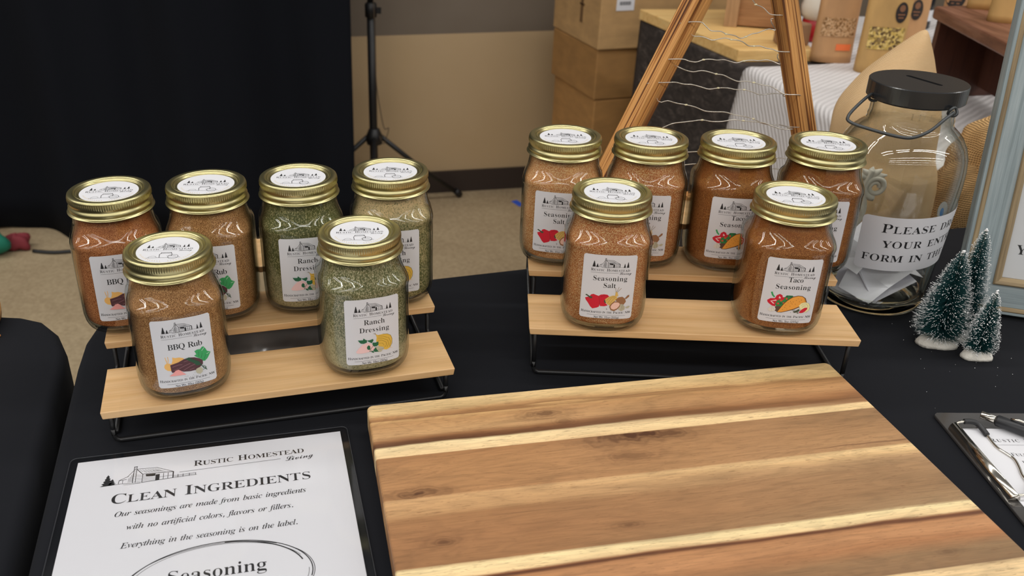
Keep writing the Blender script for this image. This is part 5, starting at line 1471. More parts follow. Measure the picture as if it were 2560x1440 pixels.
    cl2 = t.math('MULTIPLY', t.math('SUBTRACT', 1.0, t.math('DIVIDE', t.math('ABSOLUTE', cv), 0.0012), clamp=True), t.math('MULTIPLY_ADD', u, 14.0, -4.4, clamp=True))
    c = t.mix(t.math('MULTIPLY', cl2, 0.7), c, A(96, 60, 38))
    c = t.mix(t.math('MULTIPLY', dark, 1.05, clamp=True), c, A(74, 42, 22))
    hs = t.n('ShaderNodeHueSaturation')
    hs.inputs['Saturation'].default_value = 0.97
    hs.inputs['Hue'].default_value = 0.502
    t.link(c, hs.inputs['Color'])
    t.color(hs.outputs[0])
    t.bump(fib, 0.06, 0.0005)
    return mt


b = MB()
BW, BD, BT = 0.440, 0.288, 0.0200


def rrect(x0, y0, x1, y1, r, n=6):
    P = []
    for (cx_, cy_), a0 in (((x1 - r, y1 - r), 0), ((x0 + r, y1 - r), pi / 2), ((x0 + r, y0 + r), pi), ((x1 - r, y0 + r), 1.5 * pi)):
        P += arc(cx_, cy_, r, a0, a0 + pi / 2, n)
    return P


b.prism(rrect(0, -BD, BW, 0, 0.006), 0.0056, 0.0056 + BT)
o = b.build('cutting_board', board_mat(), loc=(-0.0649, 0.6371, 0.0002), rz=0.17825)
o.scale = (0.98676, 0.98676, 1)
bevel(o, 0.0022, 3)
for fx, fy in ((0.03, -0.03), (BW - 0.03, -0.03), (0.03, -BD + 0.03), (BW - 0.03, -BD + 0.03)):
    b = MB()
    b.lathe([(0.007, 0.0), (0.0075, 0.001), (0.0065, 0.0055)], 20, c=(fx, fy, 0), cap0=True, cap1=True)
    b.build('rubber_foot', pm('rubber_foot', (0.02, 0.02, 0.02, 1), 0.6), o)
tag(o, 'large striped hardwood cutting board lying on the black tablecloth in front', 'cutting board')

# ------------------------------------------------------------------ A-frame of charred pine with fairy lights
def pine_mat(name, burn, loc):
    mt = pm(name, A(196, 138, 74), 0.55)
    t = NT(mt)
    v1 = t.coord((380, 380, 4), loc=loc)
    v2 = t.coord((60, 60, 3), loc=loc)
    g = t.noise(v1, 1.0, 1.5, 0.5, 0.15)
    c = t.ramp(g, [(0.34, A(82, 44, 18)), (0.43, A(160, 100, 46)), (0.52, A(214, 158, 94)), (0.66, A(200, 142, 78))])
    d = t.ramp(t.noise(v2, 1.0, 2), [(0.45, grey(0)), (0.62, grey(burn))])
    c = t.mix(d, c, A(92, 56, 30))
    fb = t.noise(t.coord((900, 900, 30)), 1.0, 2)
    t.color(t.mix(1.0, c, t.ramp(fb, [(0.3, grey(0.82)), (0.6, grey(1))]), 'MULTIPLY'))
    t.bump(g, 0.5, 0.001)
    return mt


def beam(name, p0, p1, s, roll, mat, parent, sy=None):
    """square beam whose mesh runs along local z"""
    p0, p1 = Vector(p0), Vector(p1)
    d = p1 - p0
    L = d.length
    b = MB()
    b.box((0, 0, L / 2), (s, sy or s, L))
    o = b.build(name, mat, parent)
    z = d.normalized()
    x = Vector((cos(roll), sin(roll), 0))
    x = (x - z * x.dot(z)).normalized()
    y = z.cross(x)
    mm = Matrix((x, y, z)).transposed().to_4x4()
    mm.translation = p0
    o.matrix_local = mm
    bevel(o, 0.0012, 2)
    return o


def shrink(p, k=0.9798):
    return Vector((p[0] * k, p[1], CAMZ + (p[2] - CAMZ) * k))


AFY = 0.970
af = tag(empty('a_frame', (0.30, AFY, 0.0)), 'tall A-shaped pine stand strung with wire lights behind the salt and taco jars', 'stand')
org = Vector((0.30, AFY, 0))
# leg centre lines from the inner and outer faces
lt = shrink((0.2705, AFY, 0.3077)) - org
lb_ = shrink((0.2163, AFY, 0.1705)) - org
rt_ = shrink((0.3640, AFY, 0.3083)) - org
rb2 = shrink((0.4110, AFY, 0.1657)) - org


def at_z(a, c, z):
    k = (z - a.z) / (c.z - a.z)
    return a + (c - a) * k


APX = 0.400
beam('leg', at_z(lt, lb_, 0.0035), at_z(lt, lb_, APX), 0.0212, radians(26), pine_mat('burnt_pine_left', 0.85, (0, 0, 0)), af)
beam('leg', at_z(rt_, rb2, 0.0035), at_z(rt_, rb2, APX), 0.0200, radians(20), pine_mat('burnt_pine_right', 0.55, (4.3, 1.7, 2)), af)
beam('crossbar', at_z(lt, lb_, 0.088) + Vector((0.006, 0.003, 0)), at_z(rt_, rb2, 0.088) + Vector((-0.006, 0.003, 0)), 0.013, radians(90), pine_mat('burnt_pine_bar', 0.3, (1, 8, 3)), af, 0.009)

b = MB()
ha = (at_z(lt, lb_, 0.386) + at_z(rt_, rb2, 0.386)) / 2
b.box((ha.x, ha.y, ha.z), (0.034, 0.012, 0.018))
bevel(b.build('hinge_block', pine_mat('burnt_pine_hinge', 0.3, (2, 3, 1)), af), 0.001)

sl = tag(empty('string_lights', (0.30, AFY, 0.0)), 'thin silver wire light string wound back and forth across the pine A-frame', 'string lights')
rows = [((0.2803, 0.3130), (0.3494, 0.2929), .012, -1), ((0.2732, 0.2872), (0.3543, 0.2816), -.012, 1), ((0.2675, 0.2719), (0.3629, 0.2547), .004, 1), ((0.2585, 0.2477), (0.3658, 0.2456), -.001, 1),
        ((0.2547, 0.2394), (0.3766, 0.2124), .001, -1), ((0.2461, 0.2198), (0.3778, 0.2084), .001, 1), ((0.2383, 0.1999), (0.3894, 0.1713), .002, -1), ((0.2340, 0.1690), (0.3932, 0.1703), .009, 1),
        ((0.2250, 0.1520), (0.4047, 0.1324), -.003, 1), ((0.216, 0.130), (0.410, 0.118), .002, 1)]
rw = random.Random(3)
path = []
beads = []
for i, ((xa, za), (xb, zb), sag_, q) in enumerate(rows):
    a, c_ = shrink((xa, 0, za)), shrink((xb, 0, zb))
    seg = []
    ph = rw.uniform(0, 6)
    for j in range(15):
        u = j / 14
        wob = 0.0016 * sin(u * 13 + ph) + 0.0009 * sin(u * 29 + 2 * ph)
        seg.append(Vector((a.x + (c_.x - a.x) * u - 0.30, -0.013 + 0.003 * sin(u * 7 + ph), a.z + (c_.z - a.z) * u + sag_ * sin(pi * u) + wob)))
    for u in (0.28 + 0.1 * (i % 3), 0.74 - 0.09 * (i % 2)):
        beads.append(seg[int(u * 14)])
    if i % 2:
        seg = seg[::-1]
    # round the outside of the leg to the next row
    path += seg
    e = seg[-1]
    s_ = -1 if i % 2 else 1
    path += [e + Vector((0.016 * s_, 0.002, -0.001)), e + Vector((0.022 * s_, 0.014, -0.006)), e + Vector((0.010 * s_, 0.029, -0.010))]
b = MB()
b.tube(smooth_path(path, 3), 0.00055, 6)
b.build('wire', pm('silver_wire', (0.80, 0.76, 0.68, 1), 0.30, 0.85), sl)
led = pm('led_resin', A(226, 214, 178), 0.15)
proto = None
for p in beads:
    if proto is None:
        b = MB()
        b.lathe([(0, -0.0018), (0.0008, -0.0012), (0.0010, 0), (0.0008, 0.0012), (0, 0.0018)], 8)
        proto = o = b.build('led_bead', led, sl)
        o.rotation_euler = (0, pi / 2, 0)
    else:
        o = proto.copy()
        col.objects.link(o)
        o.parent = sl
    o.location = p

# ------------------------------------------------------------------ big glass jug with slotted lid
JX, JY, JH = 0.4815, 0.8997, 0.2452
jg = tag(empty('glass_jug', (JX, JY, 0.0002)), 'big clear glass jar with black slotted lid and wire handle holding entry slips', 'jar')
OUT = [(0.0, 0.0035), (0.044, 0.0030), (0.050, 0.0008), (0.053, 0.0020), (0.0555, 0.006), (0.0570, 0.014), (0.0585, 0.035), (0.0600, 0.065), (0.0618, 0.095), (0.0634, 0.125), (0.0640, 0.145),
       (0.0636, 0.160), (0.0618, 0.173), (0.0580, 0.184), (0.0525, 0.1925), (0.0460, 0.1985), (0.0425, 0.2015), (0.0408, 0.206), (0.0412, 0.209), (0.0402, 0.212), (0.0400, 0.229), (0.0405, 0.243)]
INN = [(0.0378, 0.243), (0.0374, 0.212), (0.0398, 0.2005), (0.0436, 0.1965), (0.0505, 0.189), (0.0556, 0.181), (0.0592, 0.1715), (0.0609, 0.160), (0.0613, 0.145), (0.0607, 0.125), (0.0591, 0.095), (0.0573, 0.065),
       (0.0558, 0.035), (0.0540, 0.016), (0.0500, 0.0105), (0.040, 0.0085), (0.0, 0.0085)]
b = MB()
b.lathe(OUT[5:] + INN[:14], 96, 0, True)
b.build('glass_body', M['glass_big'], jg)
b = MB()
b.lathe(OUT[:6] + INN[13:], 96, 0, True)
b.lathe([(0.049, 0.012), (0.0515, 0.0145), (0.0525, 0.018)], 96, 0, True)
b.build('thick_base', M['glass_base'], jg)
# embossed neck letters
b = MB()


def mpn(x, y, l):
    a = -radians(88) + x / 0.0400
    r = 0.0400 + l * 0.0003
    return (r * cos(a), r * sin(a), 0.2145 + y)


text(b, mpn, 'IDEAL', 0.0, 0.0, 0.0068, 'u', 0.042, 'c', False, 0, 1)
b.build('embossed_letters', glass_mat('embossed_glass', (0.86, 0.87, 0.84, 1), 0.05, 0.12, 0.9), jg)
# lid with coin slot
b = MB()
RL, LT = 0.0468, 0.0170
zt, zb_ = JH, JH - LT
circ = [(RL - 0.0008) * 1.0 for _ in range(96)]
outer = [Vector((cos(2 * pi * i / 96) * (RL - 0.0008), sin(2 * pi * i / 96) * (RL - 0.0008), 0)) for i in range(96)]
sa, sb = Vector((0.4797 - JX, 0.9190 - JY, 0)), Vector((0.4943 - JX, 0.8830 - JY, 0))
dd = (sb - sa).normalized()
sw = 0.0027
base_a = atan2(dd.y, dd.x)
hole = [Vector((sb.x + sw * cos(base_a - pi / 2 + pi * i / 8), sb.y + sw * sin(base_a - pi / 2 + pi * i / 8), 0)) for i in range(9)]
hole += [Vector((sa.x + sw * cos(base_a + pi / 2 + pi * i / 8), sa.y + sw * sin(base_a + pi / 2 + pi * i / 8), 0)) for i in range(9)]
for z_, flip in ((zt, False), (zt - 0.004, True)):
    vs = [(p.x, p.y, z_) for p in outer + hole]
    fs = []
    for tr in geometry.tessellate_polygon([outer, hole]):
        a_, b_, c_ = (Vector(vs[i]) for i in tr)
        up = (b_ - a_).cross(c_ - a_).z > 0
        fs.append(tuple(tr) if up != flip else tuple(reversed(tr)))
    b.add(vs, fs)
nh = len(hole)
vs = [(p.x, p.y, zt) for p in hole] + [(p.x, p.y, zt - 0.004) for p in hole]
b.add(vs, [(i, (i + 1) % nh, nh + (i + 1) % nh, nh + i) for i in range(nh)])
b.lathe([(RL - 0.003, zt - 0.004), (RL - 0.003, zb_), (RL - 0.0004, zb_), (RL, zb_ + 0.0004), (RL, zt - 0.0008), (RL - 0.0008, zt)], 96, 0, False)
mt = pm('printed_black_plastic', (0.020, 0.021, 0.023, 1), 0.24, spec=0.8)
b.build('lid', mt, jg)
# handle wire
hp = [(0.4400, 0.9000, 0.2285), (0.4337, 0.895, 0.232), (0.4172, 0.880, 0.227), (0.4037, 0.870, 0.2167), (0.4033, 0.860, 0.2127), (0.4208, 0.842, 0.210), (0.4403, 0.832, 0.2073), (0.4528, 0.830, 0.2077), (0.4677, 0.832, 0.2136),
      (0.4849, 0.842, 0.2225), (0.4960, 0.850, 0.2265)]
b = MB()
b.tube(smooth_path([(x - JX, y - JY, z) for x, y, z in hp], 6), 0.0016, 10)
for cx_, cy_, cz_ in ((0.4960, 0.8515, 0.2270), (0.4395, 0.9005, 0.2280)):
    ring = [(cx_ - JX + 0.0042 * cos(a), cy_ - JY + 0.0015 * sin(a * 2), cz_ + 0.0042 * sin(a)) for a in [2 * pi * i / 14 for i in range(14)]]
    b.tube(ring, 0.0014, 8, closed=True)
b.build('wire_handle', pm('dull_grey_wire', (0.07, 0.075, 0.078, 1), 0.45, 0.6), jg)
# ring of wire round the neck that carries the handle
b = MB()
b.tube([(0.0418 * cos(2 * pi * i / 48), 0.0418 * sin(2 * pi * i / 48), 0.2270) for i in range(48)], 0.0011, 8, closed=True)
b.build('neck_wire', pm('dull_grey_wire_dark', (0.06, 0.064, 0.066, 1), 0.45, 0.6), jg)
# printed sticker round the front
b = MB()
R0 = 0.0612


def jr(z):
    for (r0, z0), (r1, z1) in zip(OUT[4:], OUT[5:]):
        if z0 <= z <= z1:
            return r0 + (r1 - r0) * (z - z0) / (z1 - z0)
    return 0.06


A0 = radians(-94)


def mpj(x, y, l):
    z = 0.0893 + y + 0.05 * (x + 0.004)
    a = A0 + x / 0.0605
    r = jr(z) + 0.0006 + l * 0.0001
    return (r * cos(a), r * sin(a), z)


LX0, LX1, LHJ, rc = -0.0452, 0.0905, 0.0610, 0.005
vs, fs = [], []
xs = sorted(set([LX0 + (LX1 - LX0) * i / 80 for i in range(81)] + [LX0 + rc * (1 - cos(k * pi / 16)) for k in range(9)] + [LX1 - rc * (1 - cos(k * pi / 16)) for k in range(9)]))
for x in xs:
    e = max(0, rc - (x - LX0), rc - (LX1 - x))
    dz = rc - sqrt(max(0, rc * rc - e * e))
    for q in range(5):
        vs.append(mpj(x, -LHJ / 2 + dz + (LHJ - 2 * dz) * q / 4, 0))
for i in range(len(xs) - 1):
    for q in range(4):
        fs.append((i * 5 + q, (i + 1) * 5 + q, (i + 1) * 5 + q + 1, i * 5 + q + 1))
b.add(vs, fs, 0, True)
text(b, mpj, 'Please drop', 0.0226, 0.0131, 0.0098, 'u', 0.0980, 'c', True, xs=1.16)
text(b, mpj, 'your entry', 0.0226, -0.0037, 0.0096, 'u', 0.0900, 'c', True, xs=1.16)
text(b, mpj, 'form in the jar', 0.0226, -0.0200, 0.0096, 'u', 0.1240, 'c', True, xs=1.16)
b.build('sticker', [M['paper'], M['ink']], jg)
b = MB()
sp_c = (0.0640 * 0.955)
for i_ in range(1):
    a0 = radians(3)
    ring, ring2 = [], []
    for i in range(28):
        t_ = 2 * pi * i / 28
        a = a0 + 0.0075 * cos(t_) / 0.06
        z_ = 0.1010 + 0.0110 * sin(t_)
        r = jr(z_) + 0.0006
        ring.append((r * cos(a), r * sin(a), z_))
        a = a0 + 0.0030 * cos(t_) / 0.06
        z_ = 0.1000 + 0.0050 * sin(t_)
        r2 = jr(z_) + 0.0009
        ring2.append((r2 * cos(a), r2 * sin(a), z_))
    b.add(ring, [tuple(range(28))], 0)
    b.add(ring2, [tuple(range(28))], 1)
    b.add([(x * 0.996, y * 0.996, z_) for x, y, z_ in ring], [tuple(range(27, -1, -1))], 0)
    b.add([(x * 0.985, y * 0.985, z_) for x, y, z_ in ring2], [tuple(range(27, -1, -1))], 1)
b.build('oval_sticker', [M['paper'], pm('print_blue', A(60, 130, 200), 0.5)], jg)

# folded slips inside
slip = pm('slip_paper', A(206, 205, 216, .72), 0.7)


def sheet_fold(pts, th=0.0005):
    """strip of quads: list of (left point, right point)"""
    b = MB()
    vs, fs = [], []
    for a_, c_ in pts:
        vs += [a_, c_]
    for i in range(len(pts) - 1):
        fs.append((2 * i, 2 * i + 1, 2 * i + 3, 2 * i + 2))
    b.add(vs, fs)
    o = b.build('entry_slip', slip)
    solid(o, th)
    return o


slips = [
    ([((0.433, 0.885, 0.013), (0.470, 0.862, 0.012)), ((0.452, 0.915, 0.030), (0.500, 0.885, 0.030)), ((0.463, 0.930, 0.060), (0.520, 0.900, 0.055))], 'white entry slip lying lowest at the left inside the big glass jar'),
    ([((0.448, 0.868, 0.048), (0.436, 0.906, 0.060)), ((0.470, 0.858, 0.012), (0.484, 0.895, 0.014)), ((0.515, 0.866, 0.034), (0.512, 0.905, 0.036))], 'V-folded white entry slip nearest the front inside the big glass jar'),
    ([((0.446, 0.874, 0.064), (0.446, 0.914, 0.066)), ((0.480, 0.866, 0.052), (0.484, 0.910, 0.056)), ((0.524, 0.872, 0.036), (0.522, 0.912, 0.038))], 'white entry slip lying across the top of the pile in the big glass jar'),
    ([((0.434, 0.893, 0.030), (0.440, 0.930, 0.030)), ((0.429, 0.894, 0.070), (0.438, 0.930, 0.075)), ((0.436, 0.896, 0.104), (0.446, 0.930, 0.104))], 'white entry slip standing upright against the left wall inside the big glass jar'),
    ([((0.436, 0.876, 0.022), (0.460, 0.850, 0.014)), ((0.446, 0.880, 0.050), (0.482, 0.858, 0.030)), ((0.470, 0.884, 0.066), (0.508, 0.866, 0.046))], 'white entry slip tilted just behind the V-folded slip in the big glass jar'),
    ([((0.431, 0.886, 0.050), (0.446, 0.862, 0.044)), ((0.440, 0.890, 0.078), (0.462, 0.866, 0.066)), ((0.456, 0.896, 0.092), (0.480, 0.874, 0.080))], 'curled white entry slip rising at the left under the sticker in the big glass jar'),
    ([((0.452, 0.905, 0.014), (0.470, 0.938, 0.014)), ((0.490, 0.895, 0.030), (0.505, 0.935, 0.034)), ((0.526, 0.890, 0.020), (0.530, 0.915, 0.022))], 'white entry slip at the back of the pile inside the big glass jar'),
]
for p_, lab in slips:
    tag(sheet_fold(p_), lab, 'paper', 'entry slips in the jar')

# ------------------------------------------------------------------ grey carved scroll behind the jug
cs = tag(empty('scroll_ornament', (0.505, 1.005, 0.0)), 'grey carved scroll ornament standing behind the big glass jar', 'ornament')
pg = pm('grey_plaster', A(176, 172, 162, .65), 0.7)
b = MB()
b.box((0, 0, 0.004), (0.050, 0.022, 0.008))
b.build('foot', pg, cs)
for sx, zc, r0 in ((-0.012, 0.055, 0.016), (0.012, 0.090, 0.014)):
    b = MB()
    P = []
    for i in range(46):
        a = -pi / 2 + i / 45 * 3.6 * pi
        r = r0 * (1 - 0.75 * i / 45)
        P.append((sx + r * cos(a) * (1 if sx < 0 else -1), 0, zc + r * sin(a)))
    b.tube(P, [0.0042 * (1 - 0.5 * i / 45) for i in range(46)], 8)
    b.build('scroll', pg, cs)
b = MB()
b.tube(smooth_path([(0.0, 0, 0.006), (-0.004, 0, 0.03), (0.004, 0, 0.06), (-0.002, 0, 0.09), (0.004, 0, 0.112)], 6), 0.0035, 8)
b.build('stem', pg, cs)
b = MB()
for a in range(5):
    an = radians(20 + 35 * a)
    b.tube([(0.004, 0, 0.100), (0.004 + 0.012 * cos(an), 0.002, 0.100 + 0.010 * sin(an)), (0.004 + 0.020 * cos(an), 0, 0.100 + 0.015 * sin(an))], [0.0025, 0.0042, 0.001], 8)
b.build('leaf_crest', pg, cs)

# ------------------------------------------------------------------ picture frame at the right
FT = radians(15)
fd = Vector((0.9448, -0.3277, 0))
fn_ = Vector((0.3277, 0.9448, 0))
fw_ = fn_ * sin(FT) + Vector((0, 0, cos(FT)))
fr = tag(empty('picture_frame'), 'large weathered blue grey picture frame with brown edging leaning at the right edge', 'picture frame')
nn = fd.cross(fw_)      # points to the viewer
FWD_, FHT = 0.30, 0.38
mm_ = Matrix((fd, -nn, fw_)).transposed().to_4x4()
mm_.translation = Vector((0.5604, 0.8616, 0.0045))
fr.matrix_world = mm_


def fpt(u, h, d):
    """u along the foot, h up the face, d behind the face"""
    return (u, d, h)


blue = wood_mat('weathered_blue', [(0.30, A(122, 134, 136)), (0.5, A(142, 154, 157)), (0.7, A(152, 162, 164))], 'Z', 6, 300, 0.6, 0.22)
blueh = wood_mat('weathered_blue_rail', [(0.30, A(118, 130, 132)), (0.5, A(140, 152, 155)), (0.7, A(150, 160, 162))], 'X', 6, 300, 0.6, 0.22)
brn = wood_mat('weathered_brown', [(0.30, A(112, 96, 72)), (0.5, A(146, 126, 94)), (0.7, A(160, 140, 106))], 'Z', 8, 300, 0.6, 0.25)
brnh = wood_mat('weathered_brown_rail', [(0.30, A(112, 96, 72)), (0.5, A(146, 126, 94)), (0.7, A(160, 140, 106))], 'X', 8, 300, 0.6, 0.25)


def mitre(name, prof, mat, side):
    """frame side from profile (distance from outer edge, depth in front); side 0 left 1 bottom 2 right 3 top"""
    b = MB()
    ringA, ringB = [], []
    for e, d in prof:
        if side == 0:
            a_, c_ = fpt(e, e, d), fpt(e, FHT - e, d)
        elif side == 1:
            a_, c_ = fpt(e, e, d), fpt(FWD_ - e, e, d)
        elif side == 2:
            a_, c_ = fpt(FWD_ - e, e, d), fpt(FWD_ - e, FHT - e, d)
        else:
            a_, c_ = fpt(e, FHT - e, d), fpt(FWD_ - e, FHT - e, d)
        ringA.append(a_)
        ringB.append(c_)
    if side in (1, 2):
        ringA, ringB = ringA[::-1], ringB[::-1]
    b.rings([ringA, ringB], 0, False)
    o = b.build(name, mat, fr)
    return o


for side in range(4):
    bl, br = (blue, brn) if side in (0, 2) else (blueh, brnh)
    mitre('outer_lip', [(0.0, 0.0225), (0.0, 0.0025), (0.0008, 0.0012), (0.0037, 0.0012), (0.0037, 0.0225)], bl, side)
    mitre('outer_edging', [(0.0036, 0.022), (0.0036, 0.0008), (0.0046, 0.0), (0.0074, 0.0004), (0.0086, 0.0016), (0.0086, 0.022)], br, side)
    mitre('flat_rail', [(0.0084, 0.0225), (0.0084, 0.0024), (0.0088, 0.0018), (0.0322, 0.0014), (0.0322, 0.0225)], bl, side)
    mitre('inner_edging', [(0.0320, 0.022), (0.0320, -0.0005), (0.0332, -0.0015), (0.0362, -0.0008), (0.0400, 0.004), (0.0400, 0.022)], br, side)
b = MB()


def mpf(x, y, l):
    return fpt(0.0395 + x, 0.0395 + y, 0.0075 - l * 0.00005)


pw, ph_ = FWD_ - 0.079, FHT - 0.079
b.add([mpf(0, 0, 0), mpf(pw, 0, 0), mpf(pw, ph_, 0), mpf(0, ph_, 0)], [(0, 1, 2, 3)], 0)
b.add([fpt(0.036, 0.036, 0.0205), fpt(FWD_ - 0.036, 0.036, 0.0205), fpt(FWD_ - 0.036, FHT - 0.036, 0.0205), fpt(0.036, FHT - 0.036, 0.0205)], [(3, 2, 1, 0)], 0)
text(b, mpf, 'Y', 0.0090, 0.0270, 0.0100, 'u')
b.build('printed_insert', [M['paper'], M['ink']], fr)
b = MB()
b.add([mpf(0, 0, 60), mpf(pw, 0, 60), mpf(pw, ph_, 60), mpf(0, ph_, 60)], [(0, 1, 2, 3)], 0)
b.build('glass_pane', M['glass_big'], fr)
# easel strut behind
b = MB()
b.tube([(0.15, 0.0235, 0.25), (0.15, 0.125, 0.040)], 0.004, 6)
b.build('easel_strut', pm('strut_board', (0.03, 0.03, 0.03, 1), 0.7), fr)

# ------------------------------------------------------------------ bottle brush trees
bristle = pm('green_bristle', (0.010, 0.068, 0.070, 1), 0.5)
snow = pm('flocked_snow', A(226, 226, 222), 0.8)
basem = pm('snowy_base', A(214, 210, 200), 0.75)
t = NT(basem)
t.bump(t.noise(t.coord((300, 300, 300)), 1.0, 3), 0.5, 0.002)
stemm = pm('twisted_wire', (0.05, 0.07, 0.06, 1), 0.4, 0.7)


def brush_tree(x, y, h, r, base_r, seed, label, lean=(0, 0), n=2600, snowy=0.4, hb=0.012):
    e = tag(empty('bottle_brush_tree', (x, y, 0.0)), label, 'tree', 'bottle brush trees')
    rnd = random.Random(seed)
    b = MB()
    R = []
    for j in range(7):
        el = pi / 2 * j / 6
        ring = []
        for i in range(26):
            a = 2 * pi * i / 26
            k = 1 + 0.10 * sin(2 * a + seed) + 0.06 * sin(3 * a + 2 * seed) + 0.03 * sin(7 * a)
            ring.append((base_r * k * cos(el) ** 0.8 * cos(a), base_r * 0.8 * k * cos(el) ** 0.8 * sin(a), 0.0003 + hb * sin(el) * (1 + 0.08 * sin(3 * a + seed))))
        R.append(ring)
    b.rings(R)
    b.build('snow_base', basem, e)
    z0, z1 = hb - 0.002, h

    def axis(t):
        return Vector((lean[0] * t, lean[1] * t, z0 + (z1 - z0) * t))
    b = MB()
    b.tube([axis(0), axis(0.5), axis(0.985)], 0.0011, 6)
    b.build('twisted_stem', stemm, e)
    b, s = MB(), MB()
    for i in range(n):
        t_ = 1 - sqrt(rnd.random()) if rnd.random() < 0.75 else rnd.random()
        t_ = 0.02 + 0.96 * t_
        rr = r * ((1 - t_) ** 0.72) * rnd.uniform(0.86, 1.05) * (1.0 if t_ > 0.10 else 0.62 + 3.8 * t_) + 0.0012
        a = rnd.uniform(0, 2 * pi)
        dz = rnd.uniform(-0.05, 0.40) * rr + (0.0 if t_ > 0.12 else -0.15 * rr)
        p0 = axis(t_)
        d = Vector((cos(a) * rr, sin(a) * rr, dz))
        p1 = p0 + d
        if p1.z < 0.004:
            continue
        sd = Vector((-sin(a), cos(a), 0)) * 0.00030
        uz = Vector((0, 0, 0.00030))
        vs = [p0 + sd, p0 - sd * 0.5 + uz, p0 - sd * 0.5 - uz, p1]
        b.add(vs, [(0, 1, 3), (1, 2, 3), (2, 0, 3)], 0)
        if rnd.random() < 0.26:
            q0, q1 = p0 + d * rnd.uniform(0.78, 0.92), p0 + d * 1.01
            k2 = 0.00032
            sd2 = Vector((-sin(a), cos(a), 0)) * k2
            uz2 = Vector((0, 0, k2))
            s.add([q0 + sd2 * .7, q0 - sd2 * .4 + uz2 * .7, q0 - sd2 * .4 - uz2 * .7, q1], [(0, 1, 3), (1, 2, 3), (2, 0, 3)], 0)
        if rnd.random() < snowy * (0.55 + 0.75 * t_):
            q = rnd.uniform(0.00022, 0.00055) * (1.0 if rnd.random() < 0.88 else 1.7)
            c_ = p0 + d * 0.97
            vs = [c_ + Vector(v_) * q for v_ in ((1, 0, 0), (-1, 0, 0), (0, 1, 0), (0, -1, 0), (0, 0, 1), (0, 0, -1))]
            s.add(vs, [(0, 2, 4), (2, 1, 4), (1, 3, 4), (3, 0, 4), (2, 0, 5), (1, 2, 5), (3, 1, 5), (0, 3, 5)], 0, True)
    for i in range(9):
        c_ = axis(0.97) + Vector((rnd.uniform(-.001, .001), rnd.uniform(-.001, .001), rnd.uniform(-.002, .004)))
        q = rnd.uniform(0.0008, 0.0016)
        vs = [c_ + Vector(v_) * q for v_ in ((1, 0, 0), (-1, 0, 0), (0, 1, 0), (0, -1, 0), (0, 0, 1), (0, 0, -1))]
        s.add(vs, [(0, 2, 4), (2, 1, 4), (1, 3, 4), (3, 0, 4), (2, 0, 5), (1, 2, 5), (3, 1, 5), (0, 3, 5)], 0, True)
    b.build('bristles', bristle, e)
    s.build('snow_flocking', snow, e)
    return e


brush_tree(0.5080, 0.7915, 0.1055, 0.0300, 0.0185, 2, 'medium bottle brush tree with snowy base, leftmost of the three', n=4600, snowy=0.22)
brush_tree(0.5350, 0.8075, 0.1210, 0.0245, 0.0160, 4, 'tallest bottle brush tree with white tip, standing behind the other two', n=4600, snowy=0.30)
brush_tree(0.5355, 0.7665, 0.072, 0.0175, 0.0140, 8, 'smallest bottle brush tree, in front of the tall one', n=2800, snowy=0.45, lean=(0.002, 0.002), hb=0.010)
b = MB()
rs_ = random.Random(5)
for i in range(34):
    x, y = 0.515 + rs_.gauss(0, 0.05), 0.755 + rs_.gauss(0, 0.045)
    if y > 0.86 or (x < 0.43 and y < 0.74):
        continue
    q = rs_.uniform(0.0002, 0.00045)
    vs = [(x + v_[0] * q, y + v_[1] * q, max(0.0, q * 0.8 + v_[2] * q * 0.8)) for v_ in ((1, 0, 0), (-1, 0, 0), (0, 1, 0), (0, -1, 0), (0, 0, 1), (0, 0, -1))]
    b.add(vs, [(0, 2, 4), (2, 1, 4), (1, 3, 4), (3, 0, 4), (2, 0, 5), (1, 2, 5), (3, 1, 5), (0, 3, 5)])
tag(b.build('snow_flecks', snow), 'scattered white flock specks on the tablecloth around the little trees', 'specks', kind='stuff')

# ------------------------------------------------------------------ clipboard, form and pen
cb = tag(empty('clipboard', (0.4430, 0.6668, 0.0)), 'dark plastic clipboard with chrome spring clip at the lower right edge', 'clipboard')
b = MB()
b.prism(rrect(0, -0.315, 0.225, 0, 0.006), 0.0003, 0.0028)
mt = pm('smoky_plastic', (0.050, 0.046, 0.044, 1), 0.10, spec=0.8)
bevel(b.build('board', mt, cb), 0.0006, 2)
chrome = pm('chrome_clip', (0.74, 0.70, 0.62, 1), 0.16, 1.0)
rubber = pm('black_rubber', (0.016, 0.016, 0.018, 1), 0.45)
b = MB()
R = []
for j in range(2):
    yy = -0.0245 - 0.094 * j
    ring = []
    for k_ in range(13):
        a = pi * k_ / 12
        ring.append((0.0065 - 0.0045 * cos(a), yy, 0.0030 + 0.0068 * sin(a)))
    ring += [(0.0110, yy, 0.0029), (0.0020, yy, 0.0029)]
    R.append(ring)
b.rings(R, 0, True)
b.build('clip_bar', chrome, cb)
b = MB()
b.tube(smooth_path([(0.006, -0.026, 0.0075), (0.010, -0.0235, 0.0088), (0.0175, -0.0230, 0.0096), (0.0255, -0.0245, 0.0085), (0.0285, -0.0330, 0.0062), (0.0290, -0.0420, 0.0045),
                    (0.0290, -0.0530, 0.0044), (0.0325, -0.0620, 0.0046), (0.0345, -0.0690, 0.0046), (0.0325, -0.0790, 0.0046), (0.0290, -0.0900, 0.0048), (0.0270, -0.1020, 0.006), (0.018, -0.1160, 0.0080), (0.007, -0.1175, 0.0078)], 6), 0.0011, 10)
b.build('spring_wire', chrome, cb)
b = MB()
b.tube(smooth_path([(0.0150, -0.0231, 0.0096), (0.0205, -0.0232, 0.0097), (0.0256, -0.0245, 0.0088), (0.0276, -0.0300, 0.0072), (0.0286, -0.0370, 0.0056)], 6), 0.0024, 12)
